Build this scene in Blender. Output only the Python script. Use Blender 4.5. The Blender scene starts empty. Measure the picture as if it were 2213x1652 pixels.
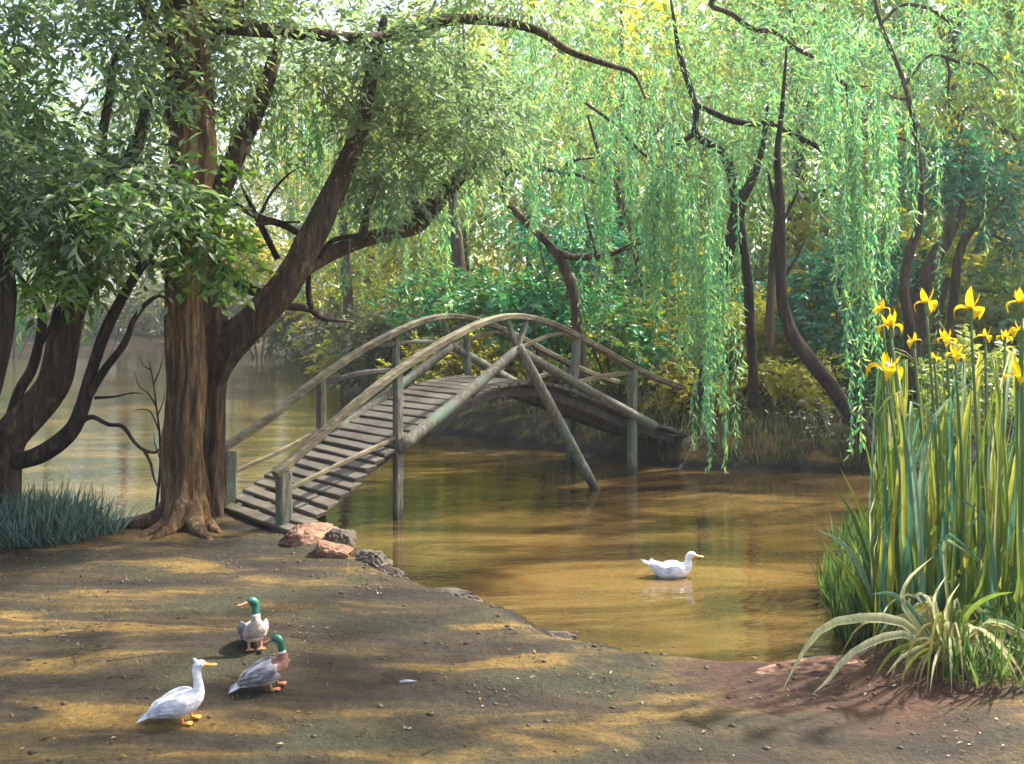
import bpy, math, random
import numpy as np
from mathutils import Vector, noise as mnoise

R = math.radians
rng = np.random.default_rng(7)
random.seed(7)
scene = bpy.context.scene
COL = scene.collection

# ------------------------------------------------------------------ camera
CAM_H = 2.8
cam_d = bpy.data.cameras.new('camera')
cam = bpy.data.objects.new('camera', cam_d)
COL.objects.link(cam)
cam.location = (0, 0, CAM_H)
cam.rotation_euler = (R(90), 0, 0)
cam_d.sensor_fit = 'HORIZONTAL'
cam_d.sensor_width = 36.0
cam_d.lens = 36.0 * 2000 / 2213
cam_d.shift_y = -146 / 2213
cam_d.clip_end = 2000
scene.camera = cam

# ------------------------------------------------------------------ sky, sun
SUN_EL, SUN_AZ = 50.0, 58.0            # azimuth measured from +Y towards +X
world = bpy.data.worlds.new('World')
scene.world = world
world.use_nodes = True
wn = world.node_tree.nodes
wl = world.node_tree.links
sky = wn.new('ShaderNodeTexSky')
sky.sky_type = 'NISHITA'
sky.sun_disc = False
sky.sun_elevation = R(SUN_EL)
sky.sun_rotation = R(SUN_AZ)
sky.air_density = 1.0
sky.dust_density = 5.0
sky.ozone_density = 1.0
bg = wn['Background']
bg.inputs['Strength'].default_value = 0.15
wl.new(sky.outputs['Color'], bg.inputs['Color'])

sun_d = bpy.data.lights.new('sun', 'SUN')
sun_d.energy = 4.4
sun_d.angle = R(1.5)
sun_d.color = (1.0, 0.955, 0.87)
sun = bpy.data.objects.new('sun', sun_d)
COL.objects.link(sun)
sd = Vector((math.sin(R(SUN_AZ)) * math.cos(R(SUN_EL)), math.cos(R(SUN_AZ)) * math.cos(R(SUN_EL)), math.sin(R(SUN_EL))))
sun.rotation_euler = sd.to_track_quat('Z', 'Y').to_euler()
sun.location = sd * 60

vs = scene.view_settings
vs.view_transform = 'Standard'
vs.look = 'None'
vs.exposure = 1.82
vs.gamma = 1.0
vs.use_curve_mapping = False
scene.cycles.max_bounces = 7
scene.cycles.diffuse_bounces = 4
scene.cycles.transmission_bounces = 4
scene.cycles.glossy_bounces = 3
scene.cycles.sample_clamp_indirect = 4.0


def W(px, py, D):
    """a point of the place, D metres in front of the viewpoint"""
    return np.array([(px - 1106.5) * D / 2000.0, D, CAM_H - (py - 680.0) * D / 2000.0])


# ------------------------------------------------------------------ helpers
def tag(o, label=None, cat=None, group=None, kind=None):
    if label: o['label'] = label
    if cat: o['category'] = cat
    if group: o['group'] = group
    if kind: o['kind'] = kind
    return o


def empty(name, loc, label=None, cat=None, group=None):
    o = bpy.data.objects.new(name, None)
    o.empty_display_size = 0.2
    COL.objects.link(o)
    o.location = [float(v) for v in loc]
    return tag(o, label, cat, group)


def mesh_np(name, verts, faces, smooth=True):
    me = bpy.data.meshes.new(name)
    me.from_pydata([tuple(map(float, v)) for v in verts], [], [tuple(map(int, f)) for f in faces])
    if smooth:
        me.polygons.foreach_set('use_smooth', [True] * len(me.polygons))
    me.update()
    return me


def tri_mesh(name, verts, tris):
    """fast path for big leaf clouds"""
    me = bpy.data.meshes.new(name)
    nv, nt = len(verts), len(tris)
    me.vertices.add(nv)
    me.vertices.foreach_set('co', np.ascontiguousarray(verts, dtype=np.float32).ravel())
    me.loops.add(nt * 3)
    me.loops.foreach_set('vertex_index', np.ascontiguousarray(tris, dtype=np.int32).ravel())
    me.polygons.add(nt)
    me.polygons.foreach_set('loop_start', np.arange(0, nt * 3, 3, dtype=np.int32))
    me.polygons.foreach_set('loop_total', np.full(nt, 3, dtype=np.int32))
    me.update(calc_edges=True)
    me.validate()
    return me


def obj(name, me, mat=None, parent=None, loc=None):
    o = bpy.data.objects.new(name, me)
    COL.objects.link(o)
    if mat is not None:
        me.materials.clear()
        for m in (mat if isinstance(mat, (list, tuple)) else [mat]):
            me.materials.append(m)
    if parent is not None:
        o.parent = parent
    if loc is not None:
        o.location = [float(v) for v in loc]
    return o


def copy_tree(o, parent=None):
    c = o.copy()
    COL.objects.link(c)
    c.parent = parent
    for ch in list(o.children):
        copy_tree(ch, c)
    return c


def catmull(P, n):
    """resample polyline P (k, m) to n points with Catmull-Rom"""
    P = np.asarray(P, float)
    k = len(P)
    if k == 2:
        t = np.linspace(0, 1, n)[:, None]
        return P[0] * (1 - t) + P[1] * t
    Q = np.vstack([2 * P[0] - P[1], P, 2 * P[-1] - P[-2]])
    out = []
    for u in np.linspace(0, k - 1 - 1e-9, n):
        i = int(u); t = u - i
        a, b, c, d = Q[i], Q[i + 1], Q[i + 2], Q[i + 3]
        out.append(0.5 * ((2 * b) + (-a + c) * t + (2 * a - 5 * b + 4 * c - d) * t * t + (-a + 3 * b - 3 * c + d) * t ** 3))
    return np.array(out)


def tube_data(path, radii, sides=9, n=None, rough=0.0, seed=0, flare=0.0, ridge=0.0):
    path = np.asarray(path, float)
    radii = np.asarray(radii, float)
    if len(radii) != len(path):
        radii = np.interp(np.linspace(0, 1, len(path)), np.linspace(0, 1, len(radii)), radii)
    if n is None:
        n = max(6, 5 * len(path))
    C = catmull(np.column_stack([path, radii]), n)
    c, r = C[:, :3], np.maximum(C[:, 3], 0.002)
    T = np.gradient(c, axis=0)
    T /= np.linalg.norm(T, axis=1)[:, None] + 1e-9
    ref = np.array([0.0, 1.0, 0.0]) if abs(T[0][1]) < 0.9 else np.array([1.0, 0, 0])
    verts = []
    u = np.cross(T[0], ref); u /= np.linalg.norm(u)
    for i in range(n):
        u = u - T[i] * np.dot(u, T[i]); u /= np.linalg.norm(u) + 1e-9
        v = np.cross(T[i], u)
        for s in range(sides):
            a = 2 * math.pi * s / sides
            k = 1.0
            if rough:
                k += rough * mnoise.noise(Vector((math.cos(a) * 1.7 + seed * 3.1, math.sin(a) * 1.7, c[i][2] * 1.1 + i * 0.04)))
                k += rough * 0.8 * mnoise.noise(Vector((math.cos(a) * 4.5 + seed, math.sin(a) * 4.5, c[i][2] * 0.9)))
            if ridge:
                tw = a + 0.25 * mnoise.noise(Vector((c[i][2] * 0.7, seed, 0)))
                k += ridge * (1 - 2.2 * abs(mnoise.noise(Vector((math.cos(tw) * 3.6 + seed, math.sin(tw) * 3.6, c[i][2] * 0.55)))))
                k += ridge * 0.5 * mnoise.noise(Vector((math.cos(tw) * 9 + seed, math.sin(tw) * 9, c[i][2] * 2.2)))
            if flare and i < n * 0.22:
                w = (1 - i / (n * 0.22)) ** 2
                k += flare * w * (0.6 + 0.7 * math.cos(a * 5 + seed))
            verts.append(c[i] + (u * math.cos(a) + v * math.sin(a)) * r[i] * k)
    faces = []
    for i in range(n - 1):
        for s in range(sides):
            s2 = (s + 1) % sides
            faces.append((i * sides + s, i * sides + s2, (i + 1) * sides + s2, (i + 1) * sides + s))
    faces.append(tuple(range(sides - 1, -1, -1)))
    faces.append(tuple((n - 1) * sides + s for s in range(sides)))
    return np.array(verts), faces


def tube(name, path, radii, mat, parent=None, origin=None, **kw):
    v, f = tube_data(path, radii, **kw)
    if origin is not None:
        v = v - np.asarray(origin)
    return obj(name, mesh_np(name, v, f), mat, parent)


def merge(parts):
    V, F, k = [], [], 0
    for v, f in parts:
        V.append(np.asarray(v)); F += [tuple(i + k for i in q) for q in f]; k += len(v)
    return np.vstack(V), F


def unit(a):
    return a / (np.linalg.norm(a, axis=-1, keepdims=True) + 1e-9)


def leaf_cloud(pos, direc, length, width, fold=0.25, up=None):
    """two-triangle folded leaves; pos, direc (N,3); length, width (N,)"""
    N = len(pos)
    direc = unit(direc)
    if up is None:
        up = unit(rng.normal(size=(N, 3)) * 0.8 + np.array([0, 0, 1.0]))
    side = unit(np.cross(direc, up))
    nrm = np.cross(side, direc)
    L = np.asarray(length).reshape(-1, 1) * np.ones((N, 1)); Wd = np.asarray(width).reshape(-1, 1) * np.ones((N, 1))
    mid = pos + direc * L * 0.42
    a = pos
    b = mid + side * Wd * 0.5 + nrm * Wd * fold
    c = pos + direc * L - nrm * L * 0.08
    d = mid - side * Wd * 0.5 + nrm * Wd * fold
    V = np.stack([a, b, c, d], 1).reshape(-1, 3)
    i = np.arange(N)[:, None] * 4
    T = np.stack([i + [0, 1, 2], i + [0, 2, 3]], 1).reshape(-1, 3)
    return V, T


def join_tris(lst):
    V, T, k = [], [], 0
    for v, t in lst:
        V.append(v); T.append(t + k); k += len(v)
    return np.vstack(V), np.vstack(T)


def sprays(cent, rad, n_twig, per, L, Wd, droop=0.5, shell=0.35, twig_len=0.6):
    """twigs with alternating leaves filling an ellipsoid"""
    cent = np.asarray(cent, float); rad = np.asarray(rad, float)
    q = unit(rng.normal(size=(n_twig, 3)))
    rr = (shell + (1 - shell) * rng.random(n_twig) ** 0.6)[:, None]
    org = cent + q * rr * rad
    # clump: keep the twigs where a lumpy noise field is high, so gaps stay open
    keep = np.array([mnoise.noise(Vector(p * 0.9)) for p in org]) > -0.18
    org, q = org[keep], q[keep]
    n = len(org)
    td = unit(q * 0.9 + rng.normal(size=(n, 3)) * 0.6 + np.array([0, 0, -droop]))
    tl = twig_len * (0.6 + 0.8 * rng.random(n))
    t = (np.arange(per) + 0.5) / per
    pos = org[:, None, :] + td[:, None, :] * (t[None, :, None] * tl[:, None, None])
    pos[:, :, 2] -= droop * 0.35 * tl[:, None] * t[None, :] ** 2
    side = unit(np.cross(td, np.array([0, 0, 1.0])))
    sg = np.where(np.arange(per) % 2 == 0, 1.0, -1.0)
    ld = td[:, None, :] * 0.7 + side[:, None, :] * sg[None, :, None] * 0.8 + rng.normal(size=(n, per, 3)) * 0.35
    ld[:, :, 2] -= droop * 0.4
    pos = pos.reshape(-1, 3); ld = ld.reshape(-1, 3)
    N = len(pos)
    sc = 0.65 + 0.7 * rng.random(N)
    return leaf_cloud(pos, ld, L * sc, Wd * sc)


def strands(starts, lengths, step, L, Wd, sway=0.25):
    """hanging willow strands with paired narrow leaves"""
    P, Dr = [], []
    for s, ln in zip(starts, lengths):
        n = max(4, int(ln / step))
        t = (np.arange(n) + rng.random(n) * 0.5) / n
        a = rng.random() * 6.28
        sw = sway * (rng.random() + 0.3)
        x = s[0] + math.cos(a) * sw * np.sin(t * 1.8) + 0.02 * rng.normal(size=n)
        y = s[1] + math.sin(a) * sw * np.sin(t * 1.8) + 0.02 * rng.normal(size=n)
        z = s[2] - ln * t
        P.append(np.column_stack([x, y, z]))
        d = rng.normal(size=(n, 3)) * 0.55; d[:, 2] = -1.0 + 0.35 * rng.normal(size=n)
        Dr.append(d)
    P = np.vstack(P); Dr = np.vstack(Dr)
    sc = 0.6 + 0.8 * rng.random(len(P))
    up = unit(rng.normal(size=P.shape))
    return leaf_cloud(P, Dr, L * sc, Wd * sc, up=up)


# ------------------------------------------------------------------ materials
def new_mat(name):
    m = bpy.data.materials.new(name)
    m.use_nodes = True
    nt = m.node_tree
    return m, nt, nt.nodes['Principled BSDF'], nt.nodes['Material Output']


def ramp(nt, stops, interp='LINEAR'):
    r = nt.nodes.new('ShaderNodeValToRGB')
    cr = r.color_ramp
    cr.interpolation = interp
    while len(cr.elements) < len(stops):
        cr.elements.new(0.5)
    for e, (p, c) in zip(cr.elements, stops):
        e.position = p
        e.color = (*c, 1)
    return r


def tex_noise(nt, scale, detail=4, rough=0.55, vec=None, dist=0.0):
    n = nt.nodes.new('ShaderNodeTexNoise')
    n.inputs['Scale'].default_value = scale
    n.inputs['Detail'].default_value = detail
    n.inputs['Roughness'].default_value = rough
    n.inputs['Distortion'].default_value = dist
    if vec is not None:
        nt.links.new(vec, n.inputs['Vector'])
    return n


def coords(nt, scale=(1, 1, 1), kind='Object', rot=(0, 0, 0)):
    tc = nt.nodes.new('ShaderNodeTexCoord')
    mp = nt.nodes.new('ShaderNodeMapping')
    mp.inputs['Scale'].default_value = scale
    mp.inputs['Rotation'].default_value = rot
    nt.links.new(tc.outputs[kind], mp.inputs['Vector'])
    return mp.outputs['Vector']


def mixc(nt, fac, a, b, mode='MIX'):
    n = nt.nodes.new('ShaderNodeMix')
    n.data_type = 'RGBA'
    n.blend_type = mode
    for s, v in ((n.inputs[0], fac), (n.inputs[6], a), (n.inputs[7], b)):
        if hasattr(v, 'is_linked'):
            nt.links.new(v, s)
        elif isinstance(v, (int, float)):
            s.default_value = v
        else:
            s.default_value = (*v, 1)
    return n.outputs[2]


def bump(nt, height, strength, dist, bsdf):
    b = nt.nodes.new('ShaderNodeBump')
    b.inputs['Strength'].default_value = strength
    b.inputs['Distance'].default_value = dist
    nt.links.new(height, b.inputs['Height'])
    nt.links.new(b.outputs['Normal'], bsdf.inputs['Normal'])
    return b


def leaf_mat(name, cols, cols2=None, trans=0.45, clump=0.5, gloss=0.06):
    m, nt, p, out = new_mat(name)
    nt.nodes.remove(p)
    g = nt.nodes.new('ShaderNodeNewGeometry')
    n = len(cols)
    r1 = ramp(nt, [(i / (n - 1), c) for i, c in enumerate(cols)])
    nt.links.new(g.outputs['Random Per Island'], r1.inputs['Fac'])
    col = r1.outputs['Color']
    if cols2:
        n2 = len(cols2)
        r2 = ramp(nt, [(i / (n2 - 1), c) for i, c in enumerate(cols2)])
        nt.links.new(g.outputs['Random Per Island'], r2.inputs['Fac'])
        ns = tex_noise(nt, clump, 2, 0.5, g.outputs['Position'])
        rr = ramp(nt, [(0.42, (0, 0, 0)), (0.58, (1, 1, 1))])
        nt.links.new(ns.outputs['Fac'], rr.inputs['Fac'])
        col = mixc(nt, rr.outputs['Color'], col, r2.outputs['Color'])
    df = nt.nodes.new('ShaderNodeBsdfDiffuse')
    tr = nt.nodes.new('ShaderNodeBsdfTranslucent')
    gl = nt.nodes.new('ShaderNodeBsdfGlossy')
    gl.inputs['Roughness'].default_value = 0.45
    tcol = mixc(nt, 1.0, col, (0.9, 1.0, 0.62), 'MULTIPLY')
    nt.links.new(col, df.inputs['Color'])
    tb = nt.nodes.new('ShaderNodeVectorMath'); tb.operation = 'SCALE'; tb.inputs['Scale'].default_value = 1.5
    nt.links.new(tcol, tb.inputs[0])
    nt.links.new(tb.outputs['Vector'], tr.inputs['Color'])
    m1 = nt.nodes.new('ShaderNodeMixShader'); m1.inputs['Fac'].default_value = trans
    nt.links.new(df.outputs[0], m1.inputs[1]); nt.links.new(tr.outputs[0], m1.inputs[2])
    m2 = nt.nodes.new('ShaderNodeMixShader'); m2.inputs['Fac'].default_value = gloss
    nt.links.new(m1.outputs[0], m2.inputs[1]); nt.links.new(gl.outputs[0], m2.inputs[2])
    nt.links.new(m2.outputs[0], out.inputs['Surface'])
    return m


def bark_mat(name, dark, mid, light, scale=1.0, bumpk=0.8):
    m, nt, p, out = new_mat(name)
    v = coords(nt, (9 * scale, 9 * scale, 1.3 * scale))
    n1 = tex_noise(nt, 1.6, 6, 0.65, v, 0.6)
    vb = coords(nt, (1.2, 1.2, 0.5))
    n2 = tex_noise(nt, 1.5, 3, 0.5, vb)
    r = ramp(nt, [(0.3, dark), (0.52, mid), (0.72, light)])
    nt.links.new(n1.outputs['Fac'], r.inputs['Fac'])
    r2 = ramp(nt, [(0.35, (0.55, 0.5, 0.5)), (0.65, (1.25, 1.15, 1.0))])
    nt.links.new(n2.outputs['Fac'], r2.inputs['Fac'])
    c = mixc(nt, 1.0, r.outputs['Color'], r2.outputs['Color'], 'MULTIPLY')
    nt.links.new(c, p.inputs['Base Color'])
    p.inputs['Roughness'].default_value = 0.9
    p.inputs['Specular IOR Level'].default_value = 0.2
    bump(nt, n1.outputs['Fac'], bumpk, 0.05, p)
    return m


def wood_mat(name, dark, mid, light, axis_scale, moss=None):
    m, nt, p, out = new_mat(name)
    v = coords(nt, axis_scale)
    n1 = tex_noise(nt, 2.0, 6, 0.65, v, 0.4)
    r = ramp(nt, [(0.28, dark), (0.5, mid), (0.75, light)])
    nt.links.new(n1.outputs['Fac'], r.inputs['Fac'])
    oi = nt.nodes.new('ShaderNodeObjectInfo')
    rr = ramp(nt, [(0, (0.7, 0.7, 0.68)), (1, (1.25, 1.2, 1.12))])
    nt.links.new(oi.outputs['Random'], rr.inputs['Fac'])
    c = mixc(nt, 1.0, r.outputs['Color'], rr.outputs['Color'], 'MULTIPLY')
    if moss:
        n2 = tex_noise(nt, 2.3, 5, 0.6, coords(nt, (1, 1, 1)))
        rm = ramp(nt, [(0.5, (0, 0, 0)), (0.66, (1, 1, 1))])
        nt.links.new(n2.outputs['Fac'], rm.inputs['Fac'])
        c = mixc(nt, rm.outputs['Color'], c, moss)
    gp = nt.nodes.new('ShaderNodeNewGeometry'); sp_ = nt.nodes.new('ShaderNodeSeparateXYZ')
    nt.links.new(gp.outputs['Position'], sp_.inputs[0])
    nz_ = tex_noise(nt, 6, 3, 0.6, gp.outputs['Position'])
    az_ = nt.nodes.new('ShaderNodeMath'); az_.operation = 'MULTIPLY_ADD'; az_.inputs[1].default_value = 0.25
    nt.links.new(nz_.outputs['Fac'], az_.inputs[0]); nt.links.new(sp_.outputs['Z'], az_.inputs[2])
    rz_ = ramp(nt, [(0.22, (0.32, 0.32, 0.3)), (0.36, (1, 1, 1))])
    nt.links.new(az_.outputs[0], rz_.inputs['Fac'])
    c = mixc(nt, 1.0, c, rz_.outputs['Color'], 'MULTIPLY')
    nt.links.new(c, p.inputs['Base Color'])
    p.inputs['Roughness'].default_value = 0.75
    bump(nt, n1.outputs['Fac'], 0.6, 0.012, p)
    return m


def flat_mat(name, col, rough=0.6, var=0.15, scale=30, bumpk=0.0):
    m, nt, p, out = new_mat(name)
    n = tex_noise(nt, scale, 4, 0.6, coords(nt))
    lo = tuple(c * (1 - var) for c in col); hi = tuple(min(1, c * (1 + var)) for c in col)
    r = ramp(nt, [(0.3, lo), (0.7, hi)])
    nt.links.new(n.outputs['Fac'], r.inputs['Fac'])
    nt.links.new(r.outputs['Color'], p.inputs['Base Color'])
    p.inputs['Roughness'].default_value = rough
    if bumpk:
        bump(nt, n.outputs['Fac'], bumpk, 0.01, p)
    return m


M = {}
M['bark_brown'] = bark_mat('bark_brown', (0.03, 0.019, 0.011), (0.14, 0.09, 0.048), (0.36, 0.26, 0.16), 1.0, 1.0)
M['bark_dark'] = bark_mat('bark_dark', (0.02, 0.015, 0.012), (0.075, 0.052, 0.036), (0.19, 0.145, 0.105), 1.0, 0.9)
M['bark_black'] = bark_mat('bark_black', (0.012, 0.010, 0.009), (0.04, 0.03, 0.025), (0.10, 0.08, 0.065), 1.2, 0.8)
M['bark_far'] = bark_mat('bark_far', (0.03, 0.024, 0.018), (0.085, 0.065, 0.045), (0.17, 0.135, 0.1), 0.8, 0.6)
M['leaf_shade'] = leaf_mat('leaf_shade', [(0.035, 0.1, 0.045), (0.1, 0.19, 0.08), (0.19, 0.27, 0.12), (0.28, 0.34, 0.16)],
                           [(0.04, 0.1, 0.06), (0.14, 0.21, 0.11), (0.3, 0.34, 0.18)], 0.55, 0.7)
M['leaf_grey'] = leaf_mat('leaf_grey', [(0.08, 0.14, 0.08), (0.17, 0.25, 0.14), (0.28, 0.34, 0.2)],
                          [(0.12, 0.17, 0.08), (0.25, 0.28, 0.12)], 0.52, 0.6)
M['leaf_fresh'] = leaf_mat('leaf_fresh', [(0.04, 0.11, 0.012), (0.09, 0.2, 0.02), (0.2, 0.29, 0.03)], None, 0.5)
M['willow'] = leaf_mat('willow', [(0.05, 0.17, 0.09), (0.1, 0.25, 0.13), (0.18, 0.32, 0.14), (0.3, 0.38, 0.13)],
                       [(0.12, 0.24, 0.09), (0.24, 0.3, 0.09), (0.07, 0.22, 0.12)], 0.5, 0.35)
M['willow_cool'] = leaf_mat('willow_cool', [(0.04, 0.17, 0.1), (0.09, 0.26, 0.15), (0.15, 0.34, 0.17), (0.25, 0.4, 0.16)],
                       [(0.06, 0.21, 0.12), (0.18, 0.31, 0.14)], 0.5, 0.4)
M['willow_mint'] = leaf_mat('willow_mint', [(0.05, 0.21, 0.12), (0.1, 0.31, 0.16), (0.22, 0.42, 0.18), (0.42, 0.5, 0.2)], None, 0.5)
M['willow_gold'] = leaf_mat('willow_gold', [(0.22, 0.24, 0.03), (0.38, 0.34, 0.04), (0.5, 0.4, 0.04)],
                            [(0.1, 0.19, 0.05), (0.2, 0.27, 0.07)], 0.5, 0.3)
M['emerald'] = leaf_mat('emerald', [(0.012, 0.12, 0.06), (0.03, 0.21, 0.09), (0.08, 0.29, 0.08)],
                        [(0.05, 0.14, 0.02), (0.16, 0.22, 0.02), (0.02, 0.1, 0.04)], 0.4, 0.8)
M['teal'] = leaf_mat('teal', [(0.015, 0.11, 0.07), (0.03, 0.18, 0.11), (0.07, 0.25, 0.13)], None, 0.4)
M['lime'] = leaf_mat('lime', [(0.2, 0.22, 0.02), (0.37, 0.35, 0.025), (0.48, 0.38, 0.03), (0.14, 0.17, 0.02)],
                     [(0.2, 0.17, 0.02), (0.36, 0.3, 0.03)], 0.55, 0.9)
M['olive'] = leaf_mat('olive', [(0.07, 0.08, 0.03), (0.13, 0.13, 0.05), (0.2, 0.18, 0.08)], [(0.16, 0.15, 0.09), (0.07, 0.09, 0.03)], 0.35, 0.8)
M['far_pale'] = leaf_mat('far_pale', [(0.1, 0.21, 0.12), (0.18, 0.3, 0.15), (0.28, 0.36, 0.16)],
                         [(0.26, 0.29, 0.07), (0.36, 0.33, 0.07)], 0.5, 0.22)
M['far_deep'] = leaf_mat('far_deep', [(0.03, 0.14, 0.07), (0.07, 0.21, 0.1), (0.14, 0.27, 0.1)],
                         [(0.16, 0.2, 0.05), (0.26, 0.25, 0.06)], 0.45, 0.22)
M['wood_rail'] = wood_mat('wood_rail', (0.035, 0.026, 0.015), (0.125, 0.095, 0.052), (0.29, 0.235, 0.145), (3, 3, 9), (0.17, 0.16, 0.07))
M['wood_post'] = wood_mat('wood_post', (0.028, 0.025, 0.018), (0.095, 0.085, 0.06), (0.24, 0.225, 0.17), (12, 12, 2), (0.09, 0.13, 0.085))
M['wood_plank'] = wood_mat('wood_plank', (0.026, 0.021, 0.016), (0.085, 0.07, 0.052), (0.22, 0.185, 0.14), (3, 14, 14), (0.10, 0.095, 0.05))
M['wood_dark'] = wood_mat('wood_dark', (0.02, 0.017, 0.014), (0.06, 0.05, 0.04), (0.13, 0.11, 0.09), (4, 4, 4))


def ground_mat():
    m, nt, p, out = new_mat('ground_mud')
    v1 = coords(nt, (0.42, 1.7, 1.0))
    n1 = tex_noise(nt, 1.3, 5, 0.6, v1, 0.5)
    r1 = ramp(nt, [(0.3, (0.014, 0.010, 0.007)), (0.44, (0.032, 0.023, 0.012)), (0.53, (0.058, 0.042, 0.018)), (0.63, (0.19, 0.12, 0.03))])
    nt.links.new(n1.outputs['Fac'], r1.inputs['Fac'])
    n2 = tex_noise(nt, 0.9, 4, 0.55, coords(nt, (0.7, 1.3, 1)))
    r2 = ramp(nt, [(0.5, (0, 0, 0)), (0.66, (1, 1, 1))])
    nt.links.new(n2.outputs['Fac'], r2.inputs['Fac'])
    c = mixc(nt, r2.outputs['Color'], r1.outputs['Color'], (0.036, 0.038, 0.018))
    # reddish clay near the right-hand shore
    geo = nt.nodes.new('ShaderNodeNewGeometry')
    vm = nt.nodes.new('ShaderNodeVectorMath'); vm.operation = 'DISTANCE'
    vm.inputs[1].default_value = (2.4, 6.9, 0.2)
    nt.links.new(geo.outputs['Position'], vm.inputs[0])
    n3 = tex_noise(nt, 1.6, 4, 0.6, coords(nt, (0.8, 2.0, 1)))
    ma = nt.nodes.new('ShaderNodeMath'); ma.operation = 'MULTIPLY_ADD'
    ma.inputs[1].default_value = 2.6; nt.links.new(n3.outputs['Fac'], ma.inputs[0]); nt.links.new(vm.outputs['Value'], ma.inputs[2])
    r3 = ramp(nt, [(0.62, (1, 1, 1)), (0.78, (0, 0, 0))])
    mr = nt.nodes.new('ShaderNodeMath'); mr.operation = 'DIVIDE'; mr.inputs[1].default_value = 3.3
    nt.links.new(ma.outputs[0], mr.inputs[0]); nt.links.new(mr.outputs[0], r3.inputs['Fac'])
    c = mixc(nt, r3.outputs['Color'], c, (0.085, 0.042, 0.024))
    sx = nt.nodes.new('ShaderNodeSeparateXYZ'); nt.links.new(geo.outputs['Position'], sx.inputs[0])
    nw = tex_noise(nt, 3.0, 4, 0.6, coords(nt, (1, 1, 0)))
    wz = nt.nodes.new('ShaderNodeMath'); wz.operation = 'MULTIPLY_ADD'; wz.inputs[1].default_value = 0.10
    nt.links.new(nw.outputs['Fac'], wz.inputs[0]); nt.links.new(sx.outputs['Z'], wz.inputs[2])
    rw = ramp(nt, [(0.13, (0.25, 0.22, 0.21)), (0.215, (1, 1, 1))])
    nt.links.new(wz.outputs[0], rw.inputs['Fac'])
    c = mixc(nt, 1.0, c, rw.outputs['Color'], 'MULTIPLY')
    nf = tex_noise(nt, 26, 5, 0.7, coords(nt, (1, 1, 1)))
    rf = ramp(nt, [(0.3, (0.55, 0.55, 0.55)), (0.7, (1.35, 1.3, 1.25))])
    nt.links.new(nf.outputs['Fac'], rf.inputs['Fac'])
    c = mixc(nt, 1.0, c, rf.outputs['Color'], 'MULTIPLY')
    nt.links.new(c, p.inputs['Base Color'])
    p.inputs['Roughness'].default_value = 0.7
    p.inputs['Specular IOR Level'].default_value = 0.22
    nb = tex_noise(nt, 9, 8, 0.7, coords(nt, (1, 1, 1)))
    bump(nt, nb.outputs['Fac'], 1.0, 0.07, p)
    return m


def water_mat():
    m, nt, p, out = new_mat('pond_water')
    n1 = tex_noise(nt, 0.55, 5, 0.6, coords(nt, (0.5, 1.5, 1)), 0.8)
    r1 = ramp(nt, [(0.36, (0.017, 0.011, 0.005)), (0.5, (0.05, 0.031, 0.010)), (0.64, (0.125, 0.078, 0.024))])
    nt.links.new(n1.outputs['Fac'], r1.inputs['Fac'])
    nt.links.new(r1.outputs['Color'], p.inputs['Base Color'])
    p.inputs['Roughness'].default_value = 0.015
    p.inputs['IOR'].default_value = 1.9
    w1 = tex_noise(nt, 2.2, 3, 0.5, coords(nt, (0.5, 1.7, 1)), 0.3)
    w2 = tex_noise(nt, 9.0, 2, 0.5, coords(nt, (0.45, 1.6, 1)))
    ad = nt.nodes.new('ShaderNodeMath'); ad.operation = 'MULTIPLY_ADD'; ad.inputs[1].default_value = 0.25
    nt.links.new(w2.outputs['Fac'], ad.inputs[0]); nt.links.new(w1.outputs['Fac'], ad.inputs[2])
    # rings spreading from the swimming duck
    geo = nt.nodes.new('ShaderNodeNewGeometry')
    vd = nt.nodes.new('ShaderNodeVectorMath'); vd.operation = 'DISTANCE'
    vd.inputs[1].default_value = (1.72, 9.9, 0.0)
    nt.links.new(geo.outputs['Position'], vd.inputs[0])
    sn = nt.nodes.new('ShaderNodeMath'); sn.operation = 'MULTIPLY'; sn.inputs[1].default_value = 34.0
    nt.links.new(vd.outputs['Value'], sn.inputs[0])
    si = nt.nodes.new('ShaderNodeMath'); si.operation = 'SINE'; nt.links.new(sn.outputs[0], si.inputs[0])
    ex = nt.nodes.new('ShaderNodeMath'); ex.operation = 'POWER'; ex.inputs[0].default_value = 0.22
    nt.links.new(vd.outputs['Value'], ex.inputs[1])
    mu = nt.nodes.new('ShaderNodeMath'); mu.operation = 'MULTIPLY'; nt.links.new(si.outputs[0], mu.inputs[0]); nt.links.new(ex.outputs[0], mu.inputs[1])
    a2 = nt.nodes.new('ShaderNodeMath'); a2.operation = 'MULTIPLY_ADD'; a2.inputs[1].default_value = 0.2
    nt.links.new(mu.outputs[0], a2.inputs[0]); nt.links.new(ad.outputs[0], a2.inputs[2])
    bump(nt, a2.outputs[0], 0.20, 0.06, p)
    return m


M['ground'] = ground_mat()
M['water'] = water_mat()

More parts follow.
